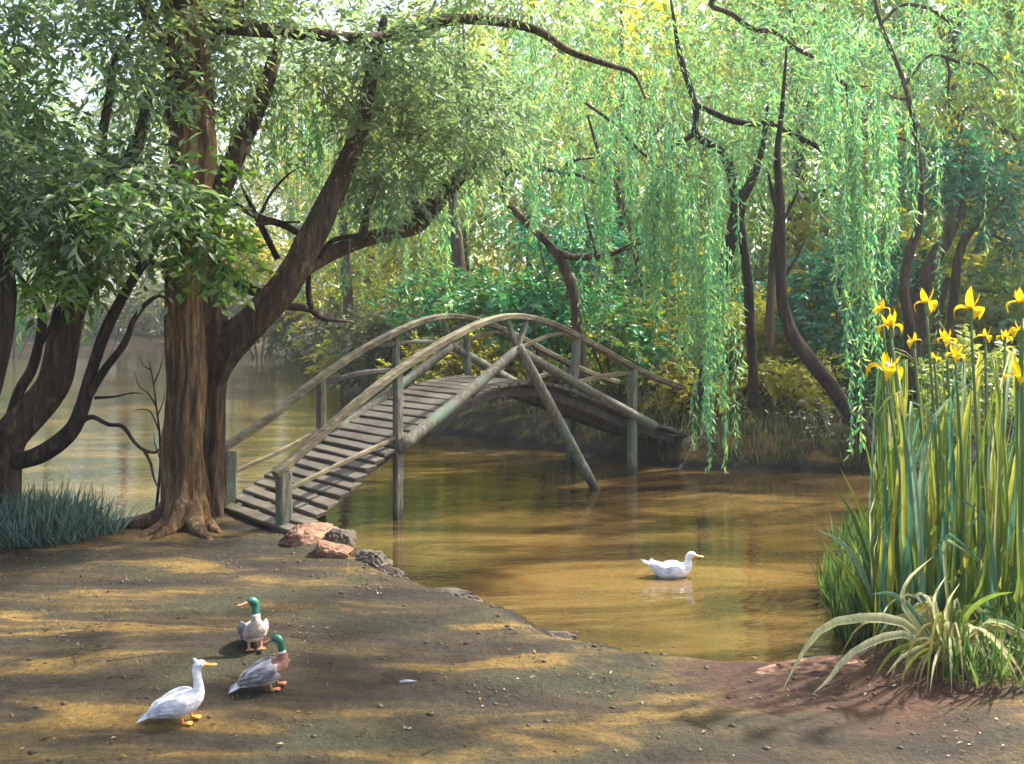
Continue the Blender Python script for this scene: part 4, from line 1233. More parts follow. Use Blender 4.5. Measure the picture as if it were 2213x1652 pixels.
M['petal'] = petal_mat()
M['petal_white'] = flat_mat('petal_white', (0.8, 0.78, 0.66), 0.6)
M['stem_green'] = flat_mat('stem_green', (0.09, 0.16, 0.05), 0.5, 0.25, 10)
fall_me, std_me = petal_mesh('fall'), petal_mesh('standard')
fall_me.materials.append(M['petal']); std_me.materials.append(M['petal'])
bulb_v, bulb_f = tube_data([(0, 0, -0.75), (0, 0, -0.4), (0, 0, 0.0)], [0.10, 0.16, 0.12], sides=8)
bulb_me = mesh_np('bloom_base', bulb_v, bulb_f); bulb_me.materials.append(M['stem_green'])


def iris_flower(label, px, py, D, size, yaw, tilt=0.15, white=False, petals=6):
    c = W(px, py, D)
    bx_, by_ = c[0] - (c[0] - 3.9) * 0.25, c[1] + 0.1
    root = empty('yellow_iris', (bx_, by_, gz(bx_, by_)), label, 'iris', 'yellow irises above the sword leaves')
    o = np.array(root.location)
    top = c - np.array([0, 0, size * 0.5])
    tube('stem', [o + np.array([0, 0, -0.03]), o * 0.5 + top * 0.5 + np.array([0.03, 0, 0]), top], [0.016, 0.013, 0.011], M['stem_green'], root, o, sides=6)
    bl = bpy.data.objects.new('bloom_base', bulb_me)
    COL.objects.link(bl); bl.parent = root
    bl.location = Vector(c - o); bl.scale = (size,) * 3
    bl.rotation_euler = (random.uniform(-tilt, tilt), random.uniform(-tilt, tilt), yaw)
    for k in range(3):
        for me, off in ((fall_me, 0), (std_me, 1.047)):
            if petals == 3 and me is std_me: continue
            p = bpy.data.objects.new('petal', me)
            COL.objects.link(p); p.parent = bl
            p.rotation_euler = (random.uniform(-0.15, 0.15), random.uniform(-0.15, 0.15), k * 2.094 + off)
            s_ = random.uniform(0.85, 1.12)
            p.scale = (s_, s_, s_)
    if white:
        p = tube('style_arm', [(0, 0, 0), (0.25, 0, 0.2), (0.45, 0, 0.12)], [0.08, 0.11, 0.03], M['petal_white'], bl, sides=6)
        p2 = tube('style_arm', [(0, 0, 0), (-0.15, -0.2, 0.25), (-0.2, -0.4, 0.2)], [0.08, 0.11, 0.03], M['petal_white'], bl, sides=6)
    return root


FL = [('yellow iris with a white centre, lowest at the left of the clump', 1915, 800, 7.0, 0.15, 0.3, True),
      ('yellow iris just left of the tallest pair, above the white-centred flower', 1925, 705, 7.2, 0.12, 1.2, False),
      ('small yellow iris at the top left of the clump', 1905, 668, 7.4, 0.08, 2.0, False),
      ('tall yellow iris in the left half, standing alone above the leaves', 2002, 655, 7.3, 0.12, 0.8, False),
      ('tallest widely opened yellow iris in the middle, on a thick green stalk', 2098, 668, 7.0, 0.145, 2.6, False),
      ('small yellow iris between the two tall flowers and the leaf tips', 2045, 735, 7.4, 0.09, 0.1, False),
      ('small yellow iris left of centre among the leaf tips', 1975, 738, 7.5, 0.075, 1.7, False),
      ('drooping small yellow iris under the tallest flower', 2065, 768, 7.2, 0.085, 2.2, False),
      ('small yellow iris right of the tallest flower stalk', 2130, 728, 7.7, 0.075, 0.6, False),
      ('small faded yellow iris near the right edge at leaf-tip height', 2172, 730, 7.8, 0.08, 1.1, False),
      ('large yellow iris cut by the right edge, highest of the pair there', 2208, 655, 7.0, 0.13, 2.9, False),
      ('pale yellow iris low at the right edge below the leaf tips', 2200, 815, 7.1, 0.12, 0.2, False),
      ('yellow iris at the right edge between the high and the low one', 2205, 715, 7.3, 0.11, 1.5, False),
      ('tiny yellow iris bud flower below the top left group', 2020, 775, 7.6, 0.06, 0.9, False)]
for (lb, px, py, D, sz, yw, wh) in FL:
    iris_flower(lb, px, py, D, sz * 1.08, yw, white=wh)

# arching tuft in front
tc = W(2050, 1400, 6.75); tc[2] = gz(tc[0], tc[1])
tuft = empty('arching_tuft', tc, 'pale drooping tuft of arching strap leaves on the bank before the irises', 'tuft')
TD = 6.75
for (pts, w, mt) in [([(2040, 1400), (1960, 1350), (1880, 1335), (1790, 1350), (1735, 1410), (1690, 1495)], 0.06, 'blade_pale'),
                     ([(2045, 1410), (1960, 1372), (1890, 1385), (1830, 1420), (1790, 1470), (1755, 1500)], 0.05, 'blade_pale'),
                     ([(2040, 1400), (1990, 1360), (1950, 1300), (1965, 1250), (2015, 1205)], 0.045, 'blade_pale'),
                     ([(2050, 1395), (2025, 1340), (2020, 1290), (2045, 1245)], 0.04, 'blade_pale'),
                     ([(2060, 1395), (2045, 1345), (2050, 1300), (2075, 1260)], 0.035, 'blade_pale'),
                     ([(2060, 1400), (2100, 1385), (2130, 1420), (2132, 1480), (2120, 1520)], 0.05, 'blade_pale'),
                     ([(2030, 1400), (1980, 1330), (1930, 1285), (1880, 1285)], 0.04, 'blade_blue'),
                     ([(2060, 1400), (2090, 1330), (2140, 1290), (2190, 1280)], 0.045, 'blade_green'),
                     ([(2050, 1410), (1990, 1395), (1930, 1410), (1885, 1470)], 0.04, 'blade_green'),
                     ([(2050, 1410), (2000, 1400), (1950, 1420), (1915, 1460)], 0.035, 'blade_pale'),
                     ([(2050, 1410), (2010, 1405), (1970, 1430), (1945, 1475)], 0.035, 'blade_green')]:
    p3 = [W(p[0], p[1], TD - 0.5 * i / len(pts)) for i, p in enumerate(pts)]
    for i, q in enumerate(p3):
        if i > 0: q[2] = max(q[2], gz(q[0], q[1]) + 0.02)
    p3[0][2] = tc[2]
    add_blade(tuft, p3, w * 1.25, M[mt], taper=2.6)
for k in range(80):
    a = random.uniform(0, 6.283)
    h = random.uniform(0.1, 0.42); rr = random.uniform(0.25, 0.75)
    d_ = np.array([math.cos(a), math.sin(a) * 0.9, 0])
    b = tc + d_ * 0.05
    p3 = [b, b + d_ * rr * 0.35 + np.array([0, 0, h]), b + d_ * rr * 0.8 + np.array([0, 0, h * 0.7]), b + d_ * rr * 1.05]
    p3[-1][2] = gz(p3[-1][0], p3[-1][1]) + 0.02
    add_blade(tuft, p3, random.uniform(0.025, 0.05), M[random.choice(['blade_pale', 'blade_green', 'blade_pale', 'blade_dry', 'blade_pale'])])


def grass_field(name, pts_xy, hmin, hmax, width, mat, label, cat=None, kind='stuff', lean=0.25):
    P, Dr, Ln = [], [], []
    xy = np.asarray(pts_xy)
    z = ground_z(xy[:, 0], xy[:, 1])
    pos = np.column_stack([xy, z - 0.02])
    n = len(pos)
    d = rng.normal(size=(n, 3)) * lean; d[:, 2] = 1.0
    ln = hmin + (hmax - hmin) * rng.random(n)
    V, T = leaf_cloud(pos, d, ln, np.full(n, width), fold=0.1, up=unit(rng.normal(size=(n, 3)) * np.array([1, 1, 0.1])))
    o = obj(name, tri_mesh(name, V, T), mat)
    return tag(o, label, cat, None, kind)


def disc(cx, cy, rx, ry, n, pw=0.5):
    a = rng.random(n) * 6.283; r = rng.random(n) ** pw
    return np.column_stack([cx + rx * r * np.cos(a), cy + ry * r * np.sin(a)])


# blue-green tuft on the left: a thing with its blades
gl = np.array([-5.55, 10.9, 0]); gl[2] = gz(gl[0], gl[1])
gt = empty('grass_tuft', gl, 'blue-green tall grass tuft at the left edge under the leaning tree', 'grass tuft')
xy = np.vstack([disc(-5.75, 10.9, 0.8, 0.5, 1700, 0.7), disc(-5.2, 11.1, 0.5, 0.35, 500, 0.7)])
z = ground_z(xy[:, 0], xy[:, 1])
d = rng.normal(size=(len(xy), 3)) * 0.42; d[:, 2] = 1
ln = (0.2 + 0.55 * rng.random(len(xy)) ** 1.4) * (1.0 - 0.4 * np.clip((xy[:, 0] + 5.4) / 0.7, 0, 1))
v, t = leaf_cloud(np.column_stack([xy, z - 0.02]), d, ln, np.full(len(xy), 0.014), fold=0.1, up=unit(rng.normal(size=(len(xy), 3)) * np.array([1, 1, 0.1])))
tag(obj('blades', tri_mesh('blades', v - gl, t), M['grass_blue'], gt), kind='stuff')
for k in range(2):
    q = np.array([-4.98 + 0.08 * k, 11.0, gz(-4.98, 11.0)])
    tube('dry_stalk', [q, q + np.array([0.02, 0, 0.3]), q + np.array([0.05 * (k - 0.3), 0, 0.62])], [0.01, 0.008, 0.003], M['bark_dark'], gt, gl, sides=5)

# rough grass at the right corner, around the irises and along the banks
grass_field('bank_grass', np.vstack([disc(4.3, 7.4, 1.0, 0.9, 1500), disc(3.7, 6.4, 0.7, 0.3, 250), disc(3.75, 8.1, 0.7, 0.7, 600), disc(3.8, 9.6, 0.45, 0.8, 160), disc(3.22, 8.75, 0.2, 0.75, 420), disc(2.98, 8.0, 0.16, 0.35, 200), disc(4.6, 11.0, 0.8, 0.9, 600)]), 0.12, 0.5, 0.022, M['grass_green'], 'dark green rough grass round the iris clump on the right bank', 'grass')
q = []
for _ in range(5200):
    i = random.randint(23, 33)
    a, b = POND[i], POND[i + 1]
    u = random.random(); p = a * (1 - u) + b * u
    nrm = np.array([b[1] - a[1], -(b[0] - a[0])]); nrm /= np.linalg.norm(nrm)
    w_ = abs(random.gauss(0.6, 0.9)) + 0.15
    q.append(p + nrm * w_)
q = np.array(q); q = q[pond_sd(q[:, 0], q[:, 1]) > 0.12]
q = q[~((np.abs(q[:, 0] - 0.3) < 3.2) & (pond_sd(q[:, 0], q[:, 1]) < 1.6) & (rng.random(len(q)) < 0.85))]
grass_field('far_bank_grass', q, 0.15, 0.5, 0.035, M['grass_olive'], 'olive and straw grass along the far bank of the pond', 'grass')
q = []
for _ in range(4200):
    u = random.random()
    X_ = -60 + 46 * u; q.append((X_, random.gauss(90, 1.2)))
q = np.array(q); q = q[pond_sd(q[:, 0], q[:, 1]) > 0.1]
grass_field('shore_reeds', q, 1.2, 3.4, 0.14, M['reed'], 'brown-green reeds along the distant left shore', 'reeds', lean=0.08)

# short growth and litter over the near ground
xy = np.column_stack([rng.uniform(-6.5, 5.0, 9000), rng.uniform(5.2, 13.0, 9000)])
sdv = pond_sd(xy[:, 0], xy[:, 1])
nn = np.array([mnoise.noise(Vector((a * 0.7, b * 1.1, 5.0))) for a, b in xy])
xy = xy[(sdv > 0.06) & (nn > 0.05)]
grass_field('short_grass', xy, 0.02, 0.075, 0.008, M['grass_olive'], 'short sparse olive grass in patches on the muddy foreground', 'grass', lean=0.6)
M['litter'] = leaf_mat('litter', [(0.03, 0.02, 0.010), (0.06, 0.038, 0.016), (0.1, 0.062, 0.022), (0.22, 0.14, 0.035), (0.06, 0.058, 0.025)], None, 0.15)
xy = np.column_stack([rng.uniform(-7, 5.2, 8500), rng.uniform(5.0, 13.0, 8500)])
sdv = pond_sd(xy[:, 0], xy[:, 1])
nn = np.array([mnoise.noise(Vector((a * 0.9, b * 1.3, 9.0))) for a, b in xy])
xy = xy[(sdv > 0.03) & (nn + rng.normal(size=len(nn)) * 0.12 > 0.12)]
z = ground_z(xy[:, 0], xy[:, 1])
n = len(xy)
d = rng.normal(size=(n, 3)); d[:, 2] *= 0.15
v, t = leaf_cloud(np.column_stack([xy, z + 0.008]), d, 0.018 + 0.05 * rng.random(n) ** 2, 0.008 + 0.018 * rng.random(n) ** 1.5, up=unit(np.array([0, 0, 1.0]) + rng.normal(size=(n, 3)) * 0.25))
tag(obj('leaf_litter', tri_mesh('leaf_litter', v, t), M['litter']), 'brown and yellow fallen leaves scattered over the muddy foreground', 'leaf litter', None, 'stuff')

xy = np.column_stack([rng.uniform(-3.0, 6.0, 2600), rng.uniform(7.5, 20.0, 2600)])
nn = np.array([mnoise.noise(Vector((a * 0.8, b * 0.8, 2.0))) for a, b in xy])
sdv = pond_sd(xy[:, 0], xy[:, 1])
xy = xy[(sdv < -0.08) & ((nn > 0.28) | (sdv > -0.3)) & (rng.random(len(xy)) < 0.55)]
n = len(xy)
d = rng.normal(size=(n, 3)); d[:, 2] = 0
v, t = leaf_cloud(np.column_stack([xy, np.full(n, 0.006)]), d, 0.02 + 0.05 * rng.random(n) ** 2, 0.012 + 0.016 * rng.random(n), fold=0.05, up=np.tile(np.array([0, 0, 1.0]), (n, 1)))
v[:, 2] = np.maximum(v[:, 2], 0.004)
tag(obj('floating_leaves', tri_mesh('floating_leaves', v, t), M['litter']), 'small fallen leaves floating on the brown pond along the shore', 'floating leaves', None, 'stuff')

# ------------------------------------------------------------------ rocks
def rock_mat(name, a, b, c):
    m, nt, p, out = new_mat(name)
    n = tex_noise(nt, 5, 7, 0.65, coords(nt), 0.5)
    r = ramp(nt, [(0.3, a), (0.5, b), (0.7, c)])
    nt.links.new(n.outputs['Fac'], r.inputs['Fac'])
    nt.links.new(r.outputs['Color'], p.inputs['Base Color'])
    p.inputs['Roughness'].default_value = 0.85
    nb = tex_noise(nt, 14, 7, 0.7, coords(nt))
    bump(nt, nb.outputs['Fac'], 0.7, 0.03, p)
    return m


M['rock_red'] = rock_mat('rock_red', (0.035, 0.022, 0.015), (0.2, 0.092, 0.05), (0.33, 0.19, 0.12))
M['rock_dark'] = rock_mat('rock_dark', (0.02, 0.014, 0.010), (0.06, 0.043, 0.028), (0.15, 0.115, 0.08))


def rock(name, label, x, y, sx, sy, sz, mat, seed, rz=0.0, sink=0.25, group=None):
    import bmesh
    bm = bmesh.new()
    bmesh.ops.create_icosphere(bm, subdivisions=5, radius=1.0)
    for vv in bm.verts:
        c = vv.co.copy()
        k = 1 + 0.35 * mnoise.noise(c * 1.1 + Vector((seed * 7.1, 0, 0))) + 0.16 * mnoise.noise(c * 2.7 + Vector((seed, 3, 0)))
        q = c * k
        for pn in range(11):
            r_ = random.Random(seed * 10 + pn)
            nv = Vector((r_.uniform(-1, 1), r_.uniform(-1, 1), r_.uniform(-0.2, 1))).normalized()
            dd = q.dot(nv) - r_.uniform(0.5, 0.75)
            if dd > 0: q -= nv * dd * 0.85
        q *= 1 + 0.16 * (0.4 - abs(mnoise.noise(c * 3.2 + Vector((seed, 1, 2))))) + 0.09 * mnoise.noise(c * 7) + 0.05 * mnoise.noise(c * 15)
        vv.co = Vector((q.x * sx, q.y * sy, q.z * sz))
    me = bpy.data.meshes.new(name)
    bm.to_mesh(me); bm.free()
    me.polygons.foreach_set('use_smooth', [True] * len(me.polygons))
    o = obj(name, me, mat)
    o.location = (x, y, max(gz(x, y), -0.1) + sz * (1 - 2 * sink) * 0.6)
    o.rotation_euler = (0, 0, rz)
    return tag(o, label, 'rock', group)


rock('rock', 'largest red-brown rock with a pale top at the foot of the near bridge post', -2.38, 10.9, 0.40, 0.28, 0.22, M['rock_red'], 1, 0.3, 0.35)
rock('rock', 'dark brown upright rock in the middle of the bank row', -1.98, 10.55, 0.25, 0.22, 0.23, M['rock_dark'], 2, 0.8, 0.3)
rock('rock', 'small reddish rock in front of the dark upright rock', -2.0, 10.22, 0.26, 0.17, 0.14, M['rock_red'], 3, -0.4, 0.35)
rock('rock', 'jagged dark rock sloping into the water near the end of the row', -1.58, 10.12, 0.34, 0.2, 0.17, M['rock_dark'], 4, -0.8, 0.32)
rock('rock', 'thin dark stone at the water edge after the jagged rock', -1.27, 9.75, 0.28, 0.13, 0.09, M['rock_dark'], 5, -0.9, 0.35)
rock('rock', 'low dark earth lump on the shore left of the bright water', -0.6, 9.1, 0.3, 0.15, 0.09, M['rock_dark'], 6, -0.5, 0.4)
rock('rock', 'dark stone on the shore in the middle of the foreground', 0.42, 7.98, 0.22, 0.1, 0.06, M['rock_dark'], 7, -0.7, 0.4)
rock('rock', 'low red-brown clay lump half buried beside the arching tuft', 2.35, 6.95, 0.55, 0.2, 0.1, M['rock_red'], 9, 0.1, 0.5)


def scatter_mesh(name, n, size, mat, label, cat, seed):
    r_ = np.random.default_rng(seed)
    xy_ = np.column_stack([r_.uniform(-6.5, 5.0, n), r_.uniform(5.0, 12.5, n)])
    sd_ = pond_sd(xy_[:, 0], xy_[:, 1])
    pr = np.exp(-np.clip(sd_, 0, 5) / 0.8) * 0.8 + 0.2
    xy_ = xy_[(sd_ > 0.0) & (r_.random(n) < pr)]
    z_ = ground_z(xy_[:, 0], xy_[:, 1])
    o8 = np.array([(1, 0, 0), (0, 1, 0), (-1, 0, 0), (0, -1, 0), (0, 0, 1), (0, 0, -1)], float)
    f8 = np.array([(0, 1, 4), (1, 2, 4), (2, 3, 4), (3, 0, 4), (1, 0, 5), (2, 1, 5), (3, 2, 5), (0, 3, 5)])
    V_, T_ = [], []
    for k_, (p2, zz_) in enumerate(zip(xy_, z_)):
        sz_ = size * (0.35 + r_.random() ** 3 * 1.8)
        V_.append(o8 * (sz_ * r_.uniform(0.6, 1.4, (6, 1))) * np.array([1.2, 1.0, 0.6]) + np.array([p2[0], p2[1], zz_ + sz_ * 0.1]))
        T_.append(f8 + 6 * k_)
    me_ = tri_mesh(name, np.vstack(V_), np.vstack(T_))
    tag(obj(name, me_, mat), label, cat, None, 'stuff')


scatter_mesh('pebbles', 4200, 0.013, M['rock_dark'], 'small dark pebbles and mud crumbs over the near bank', 'pebbles', 5)
tw = []
for k_ in range(80):
    x_, y_ = random.uniform(-6, 4.6), random.uniform(5.2, 12)
    if pond_sd(x_, y_)[0] < 0.1: continue
    a_ = random.uniform(0, 6.28); l_ = random.uniform(0.08, 0.4)
    z_ = gz(x_, y_) + 0.008
    p0 = np.array([x_, y_, z_]); d_ = np.array([math.cos(a_), math.sin(a_), 0]) * l_
    pm = p0 + d_ * 0.5 + np.array([-d_[1], d_[0], 0]) * random.uniform(-0.15, 0.15); p1 = p0 + d_
    pm[2] = gz(pm[0], pm[1]) + 0.012; p1[2] = gz(p1[0], p1[1]) + 0.008
    tw.append(tube_data([p0, pm, p1], [0.004, 0.0035, 0.0015], sides=4, n=5))
v_, f_ = merge(tw)
tag(obj('twig_litter', mesh_np('twig_litter', v_, f_), M['bark_dark']), 'thin fallen twigs strewn over the muddy foreground', 'twigs', None, 'stuff')

# ------------------------------------------------------------------ ducks
M['d_white'] = flat_mat('duck_white', (0.78, 0.78, 0.78), 0.7, 0.08, 40, 0.3)
M['d_green'] = flat_mat('duck_green', (0.012, 0.10, 0.06), 0.35, 0.4, 40, 0.2)
M['d_brown'] = flat_mat('duck_chestnut', (0.24, 0.10, 0.06), 0.7, 0.25, 40, 0.3)
M['d_grey'] = flat_mat('duck_grey', (0.46, 0.44, 0.42), 0.7, 0.2, 60, 0.3)
M['d_tan'] = flat_mat('duck_tan', (0.42, 0.34, 0.25), 0.7, 0.2, 60, 0.3)
M['d_dark'] = flat_mat('duck_dark', (0.10, 0.095, 0.105), 0.6, 0.3, 50, 0.3)
M['d_wgrey'] = flat_mat('duck_wing_grey', (0.30, 0.29, 0.31), 0.65, 0.3, 50, 0.3)
M['d_orange'] = flat_mat('duck_orange', (0.62, 0.27, 0.05), 0.45, 0.2, 30)
M['d_redbill'] = flat_mat('duck_dull_bill', (0.40, 0.16, 0.08), 0.45, 0.2, 30)
M['d_black'] = flat_mat('duck_black', (0.01, 0.01, 0.01), 0.2, 0.1, 30)


def feather_mat(name, col, edge, rough=0.7, scale=34):
    m, nt, p, out = new_mat(name)
    v = coords(nt, (0.55, 1.0, 1.0))
    vo = nt.nodes.new('ShaderNodeTexVoronoi'); vo.inputs['Scale'].default_value = scale
    nt.links.new(v, vo.inputs['Vector'])
    r = ramp(nt, [(0.25, col), (0.62, tuple(a * 0.6 + b * 0.4 for a, b in zip(col, edge))), (0.85, edge)])
    nt.links.new(vo.outputs['Distance'], r.inputs['Fac'])
    n = tex_noise(nt, 9, 4, 0.6, coords(nt, (0.5, 1, 1)))
    r2 = ramp(nt, [(0.38, (0.68, 0.67, 0.7)), (0.6, (1, 1, 1))])
    nt.links.new(n.outputs['Fac'], r2.inputs['Fac'])
    c = mixc(nt, 1.0, r.outputs['Color'], r2.outputs['Color'], 'MULTIPLY')
    nt.links.new(c, p.inputs['Base Color'])
    p.inputs['Roughness'].default_value = rough
    bump(nt, vo.outputs['Distance'], 0.5, 0.012, p)
    return m


M['d_white'] = feather_mat('duck_white_feather', (0.8, 0.79, 0.77), (0.55, 0.53, 0.56))
M['d_grey'] = feather_mat('duck_grey_feather', (0.46, 0.44, 0.42), (0.24, 0.22, 0.21))
M['d_tan'] = feather_mat('duck_tan_feather', (0.44, 0.36, 0.27), (0.25, 0.19, 0.14))
M['d_wgrey'] = feather_mat('duck_wing_feather', (0.3, 0.28, 0.29), (0.1, 0.09, 0.1))
M['d_brown'] = feather_mat('duck_breast_feather', (0.25, 0.11, 0.07), (0.14, 0.06, 0.04))


def loft(rows, n_rings, sides=20):
    """rows: x, y, z, half width, half height, yaw ; closed at both ends"""
    C = catmull(np.array(rows, float), n_rings)
    c = C[:, :3]
    T = unit(np.gradient(c, axis=0))
    V, F = [], []
    for i in range(n_rings):
        yaw = C[i, 5]
        lat = np.array([-math.sin(yaw), math.cos(yaw), 0.0])
        lat = lat - T[i] * np.dot(lat, T[i]); lat /= np.linalg.norm(lat) + 1e-9
        nn = np.cross(T[i], lat)
        for s in range(sides):
            a = 2 * math.pi * s / sides
            V.append(c[i] + lat * math.sin(a) * max(C[i, 3], 0.001) + nn * math.cos(a) * max(C[i, 4], 0.001))
    for i in range(n_rings - 1):
        for s in range(sides):
            s2 = (s + 1) % sides
            F.append((i * sides + s, i * sides + s2, (i + 1) * sides + s2, (i + 1) * sides + s))
    F.append(tuple(range(sides - 1, -1, -1))); F.append(tuple((n_rings - 1) * sides + s for s in range(sides)))
    return np.array(V), F


def duck(name, label, loc, yaw, scale, kind, head_yaw=0.0, swim=False, neck=1.0, crest=False, pitch=0.0):
    root = empty(name, loc, label, 'duck')
    hy = R(head_yaw)
    cx, sx_ = math.cos(hy), math.sin(hy)
    dz = -0.105 if swim else -0.032
    tail_up = 0.105 if swim else -0.02
    nb = np.array([0.128, 0.0, 0.225 + dz])
    nh = 0.085 * neck
    rows = [(-0.235, 0, 0.135 + dz + tail_up, 0.006, 0.004, 0), (-0.20, 0, 0.135 + dz + tail_up * 0.75, 0.03, 0.014, 0), (-0.15, 0, 0.138 + dz + tail_up * 0.35, 0.056, 0.038, 0),
            (-0.09, 0, 0.146 + dz, 0.078, 0.062, 0), (-0.02, 0, 0.152 + dz, 0.088, 0.075, 0), (0.045, 0, 0.162 + dz, 0.084, 0.076, 0),
            (0.092, 0, 0.182 + dz, 0.066, 0.063, 0), (0.118, 0, 0.208 + dz, 0.044, 0.047, hy * 0.1),
            (nb[0], 0, nb[2] + 0.012, 0.031, 0.034, hy * 0.3), (nb[0] + 0.003, 0, nb[2] + 0.012 + nh * 0.45, 0.025, 0.027, hy * 0.65),
            (nb[0] + 0.004, 0, nb[2] + 0.012 + nh * 0.85, 0.025, 0.028, hy)]
    hz = nb[2] + 0.012 + nh * 0.85
    hx = nb[0] + 0.004
    for (f_, z_, w_, h_) in ((0.007, 0.021, 0.028, 0.031), (0.024, 0.036, 0.029, 0.030), (0.042, 0.036, 0.024, 0.025), (0.055, 0.032, 0.015, 0.016), (0.060, 0.030, 0.006, 0.007)):
        rows.append((hx + f_ * cx, f_ * sx_, hz + z_, w_, h_, hy))
    nr = 76
    v, f = loft(rows, nr, 20)
    # light feather relief on the body
    for i in range(len(v)):
        if i // 20 < nr * 0.55:
            v[i] += unit((v[i] - np.array([0, 0, 0.15 + dz]))[None])[0] * 0.004 * mnoise.noise(Vector(v[i] * np.array([40, 70, 70])))
    if kind == 'white':
        mats = [M['d_white']]
    else:
        mats = [M['d_grey'] if kind == 'mallard' else M['d_tan'], M['d_green'], M['d_white'], M['d_brown'] if kind == 'mallard' else M['d_tan'], M['d_dark']]
    me = mesh_np('body', v, f)
    body = obj('body', me, mats, root)
    if kind != 'white':
        k = len(rows) - 1
        for p in me.polygons:
            u = (p.vertices[0] // 20) / (nr - 1) * k
            z_ = p.center.z
            if u > 8.75: p.material_index = 1
            elif u > 8.4: p.material_index = 2
            elif u > 5.6: p.material_index = 3
            elif u < 2.2: p.material_index = 4 if z_ > 0.125 + dz else 2
            else: p.material_index = 0 if z_ > 0.11 + dz else 2
    # bill
    fwd = np.array([cx, sx_, 0]); lat = np.array([-sx_, cx, 0]); hc = np.array([hx, 0, hz + 0.027])
    bm_ = M['d_orange'] if kind == 'white' else M['d_redbill']
    rb = [tuple(hc + fwd * a + np.array([0, 0, b])) + (w_, h_, hy) for a, b, w_, h_ in ((0.045, 0.003, 0.017, 0.016), (0.062, 0.0, 0.017, 0.014), (0.088, -0.007, 0.017, 0.010), (0.115, -0.011, 0.019, 0.008), (0.13, -0.013, 0.010, 0.004))]
    v, f = loft(rb, 16, 12)
    obj('bill', mesh_np('bill', v, f), bm_, root)
    for s in (-1, 1):
        e = hc + fwd * 0.034 + lat * s * 0.0245 + np.array([0, 0, 0.012])
        v, f = tube_data([e - lat * s * 0.006, e, e + lat * s * 0.003], [0.0055, 0.0055, 0.002], sides=8, n=5)
        obj('eye', mesh_np('eye', v, f), M['d_black'], root)
    # wings
    wm = M['d_white'] if kind == 'white' else (M['d_wgrey'] if kind == 'mallard' else M['d_wgrey'])
    for s in (-1, 1):
        rw = [(0.085, s * 0.052, 0.195 + dz, 0.006, 0.02, 0), (0.05, s * 0.074, 0.188 + dz, 0.014, 0.045, 0), (-0.01, s * 0.083, 0.178 + dz, 0.016, 0.056, 0), (-0.08, s * 0.074, 0.172 + dz, 0.014, 0.046, 0),
              (-0.15, s * 0.046, 0.166 + dz + tail_up * 0.5, 0.009, 0.026, 0), (-0.205, s * 0.018, 0.158 + dz + tail_up * 0.85, 0.004, 0.008, 0)]
        v, f = loft(rw, 26, 12)
        wing = obj('wing', mesh_np('wing', v, f), wm, root)
        for q_ in range(4):
            z_ = 0.152 + dz + 0.014 * q_
            vv, ff = blade_data([(-0.02 - 0.01 * q_, s * 0.099, z_ - 0.004), (-0.09, s * 0.089, z_), (-0.165, s * 0.052, z_ - 0.004 + tail_up * 0.55), (-0.225 + 0.012 * q_, s * 0.02, z_ - 0.006 + tail_up * 0.9)], 0.02, 0.2, 8)
            obj('wing_feather', mesh_np('wing_feather', vv, ff), M['d_dark'] if kind != 'white' and q_ % 2 == 0 else (M['d_white'] if kind == 'white' else M['d_grey']), wing)
    for q_ in range(5):
        y_ = (q_ - 2) * 0.016
        vv, ff = blade_data([(-0.17, y_ * 0.8, 0.142 + dz + tail_up * 0.5), (-0.225, y_ * 1.1, 0.138 + dz + tail_up * 0.95), (-0.275, y_ * 1.6, 0.13 + dz + tail_up * 1.25)], 0.026, 0.15, 7)
        obj('tail_feather', mesh_np('tail_feather', vv, ff), M['d_white'], root)
    if crest:
        vv, ff = tube_data([(hx + 0.012 * cx, 0, hz + 0.05), (hx - 0.002, 0, hz + 0.074), (hx - 0.012, 0, hz + 0.085)], [0.018, 0.009, 0.002], sides=8)
        obj('crest', mesh_np('crest', vv, ff), M['d_white'], root)
    LM = M['d_orange'] if kind == 'white' else M['d_redbill']
    if not swim:
        for s, fx in ((-1, 0.012), (1, 0.052)):
            leg = tube('leg', [(fx - 0.012, s * 0.035, 0.085), (fx - 0.004, s * 0.036, 0.045), (fx, s * 0.036, 0.006)], [0.02, 0.01, 0.008], LM, root, sides=8)
            fv = [(fx - 0.012, s * 0.036, 0.012), (fx + 0.05, s * 0.036 - 0.028, 0.004), (fx + 0.06, s * 0.036, 0.006), (fx + 0.05, s * 0.036 + 0.028, 0.004), (fx, s * 0.036, 0.018), (fx - 0.012, s * 0.036, 0.0), (fx + 0.05, s * 0.036 - 0.028, 0.0), (fx + 0.06, s * 0.036, 0.0), (fx + 0.05, s * 0.036 + 0.028, 0.0)]
            ff = [(0, 1, 4), (1, 2, 4), (2, 3, 4), (3, 0, 4), (5, 8, 7), (5, 7, 6), (0, 5, 6, 1), (1, 6, 7, 2), (2, 7, 8, 3), (3, 8, 5, 0)]
            obj('foot', mesh_np('foot', fv, ff, False), LM, leg)
    root.rotation_euler = (0, R(-pitch), R(yaw))
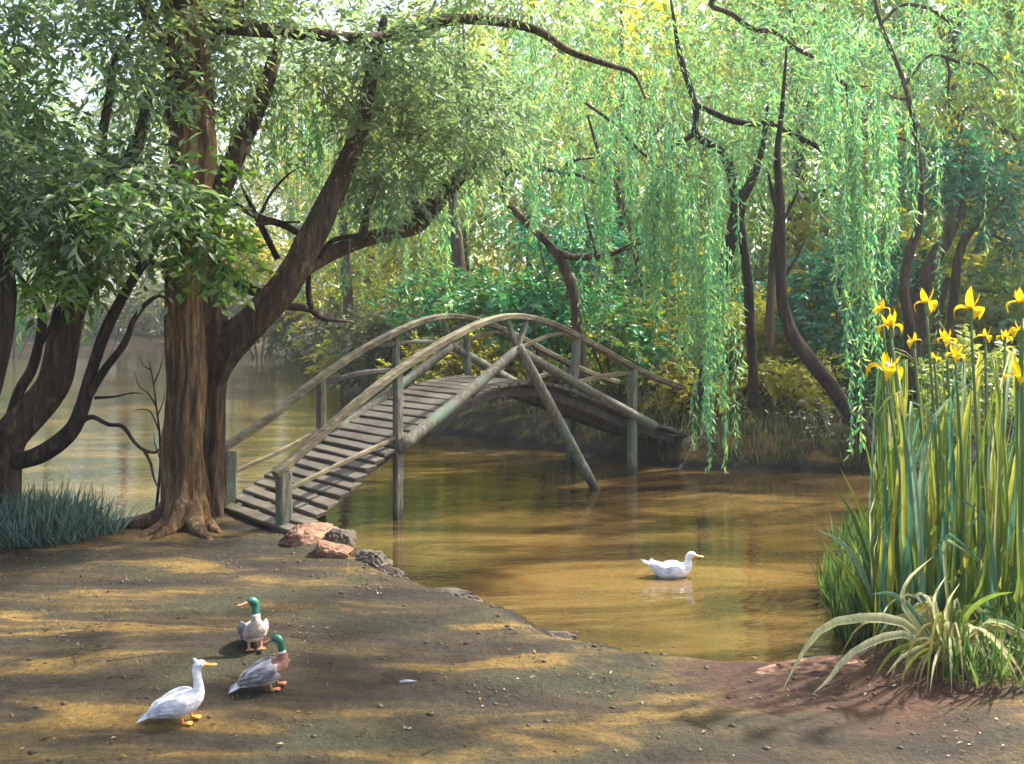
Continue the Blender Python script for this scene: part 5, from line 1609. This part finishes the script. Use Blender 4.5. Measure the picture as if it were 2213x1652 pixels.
    root.scale = (scale, scale * (1.0 if swim else 1.08), scale * (0.9 if swim else 1.0))
    return root


def duck_at(px, py):
    p = W(px, py, 2000 * 2.65 / (py - 680))
    for _ in range(4):
        z_ = gz(p[0], p[1]); p = W(px, py, 2000 * (CAM_H - z_) / (py - 680))
    return (p[0], p[1], gz(p[0], p[1]))


duck('duck', 'white duck with orange bill and pointed crown standing at the lower left', duck_at(395, 1562), 8, 1.0, 'white', 4, crest=True, pitch=8, neck=1.55)
duck('duck', 'green-headed drake with grey wings in profile, looking back over its shoulder', duck_at(585, 1490), 12, 1.0, 'mallard', 158, pitch=12, neck=1.35)
duck('duck', 'green-headed drake with pale breast facing the viewer, bill turned left', duck_at(550, 1403), -66, 1.1, 'pale', -80, pitch=14, neck=1.35)
p = W(1455, 1246, 5600 / (1246 - 680))
duck('duck', 'white duck swimming on the bright water right of the bridge strut', (p[0], p[1], 0.0), 3, 1.25, 'white', 0, swim=True, neck=0.5)
p = duck_at(882, 1476)
v, f = blade_data([(-0.06, 0, 0.008), (0, 0, 0.014), (0.07, 0.01, 0.008)], 0.022, 0.25, 9)
fe = obj('feather', mesh_np('feather', v, f), M['d_white'], None, p)
tag(fe, 'single white feather lying on the ochre ground right of the drakes', 'feather')


# ------------------------------------------------------------------ haze
m, nt, p_, out = new_mat('haze_air')
nt.nodes.remove(p_)
pv = nt.nodes.new('ShaderNodeVolumePrincipled')
pv.inputs['Color'].default_value = (0.93, 0.96, 0.95, 1)
pv.inputs['Density'].default_value = 0.0008
pv.inputs['Anisotropy'].default_value = 0.35
nt.links.new(pv.outputs['Volume'], out.inputs['Volume'])
hv = [(x_, y_, z_) for z_ in (-2.0, 46.0) for (x_, y_) in ((-300, -70), (300, -70), (300, 380), (-300, 380))]
hz = obj('haze', mesh_np('haze', hv, [(0, 3, 2, 1), (4, 5, 6, 7), (0, 1, 5, 4), (1, 2, 6, 5), (2, 3, 7, 6), (3, 0, 4, 7)], False), m)
tag(hz, kind='stuff', label='thin pale haze hanging in the air over the pond', cat='haze')
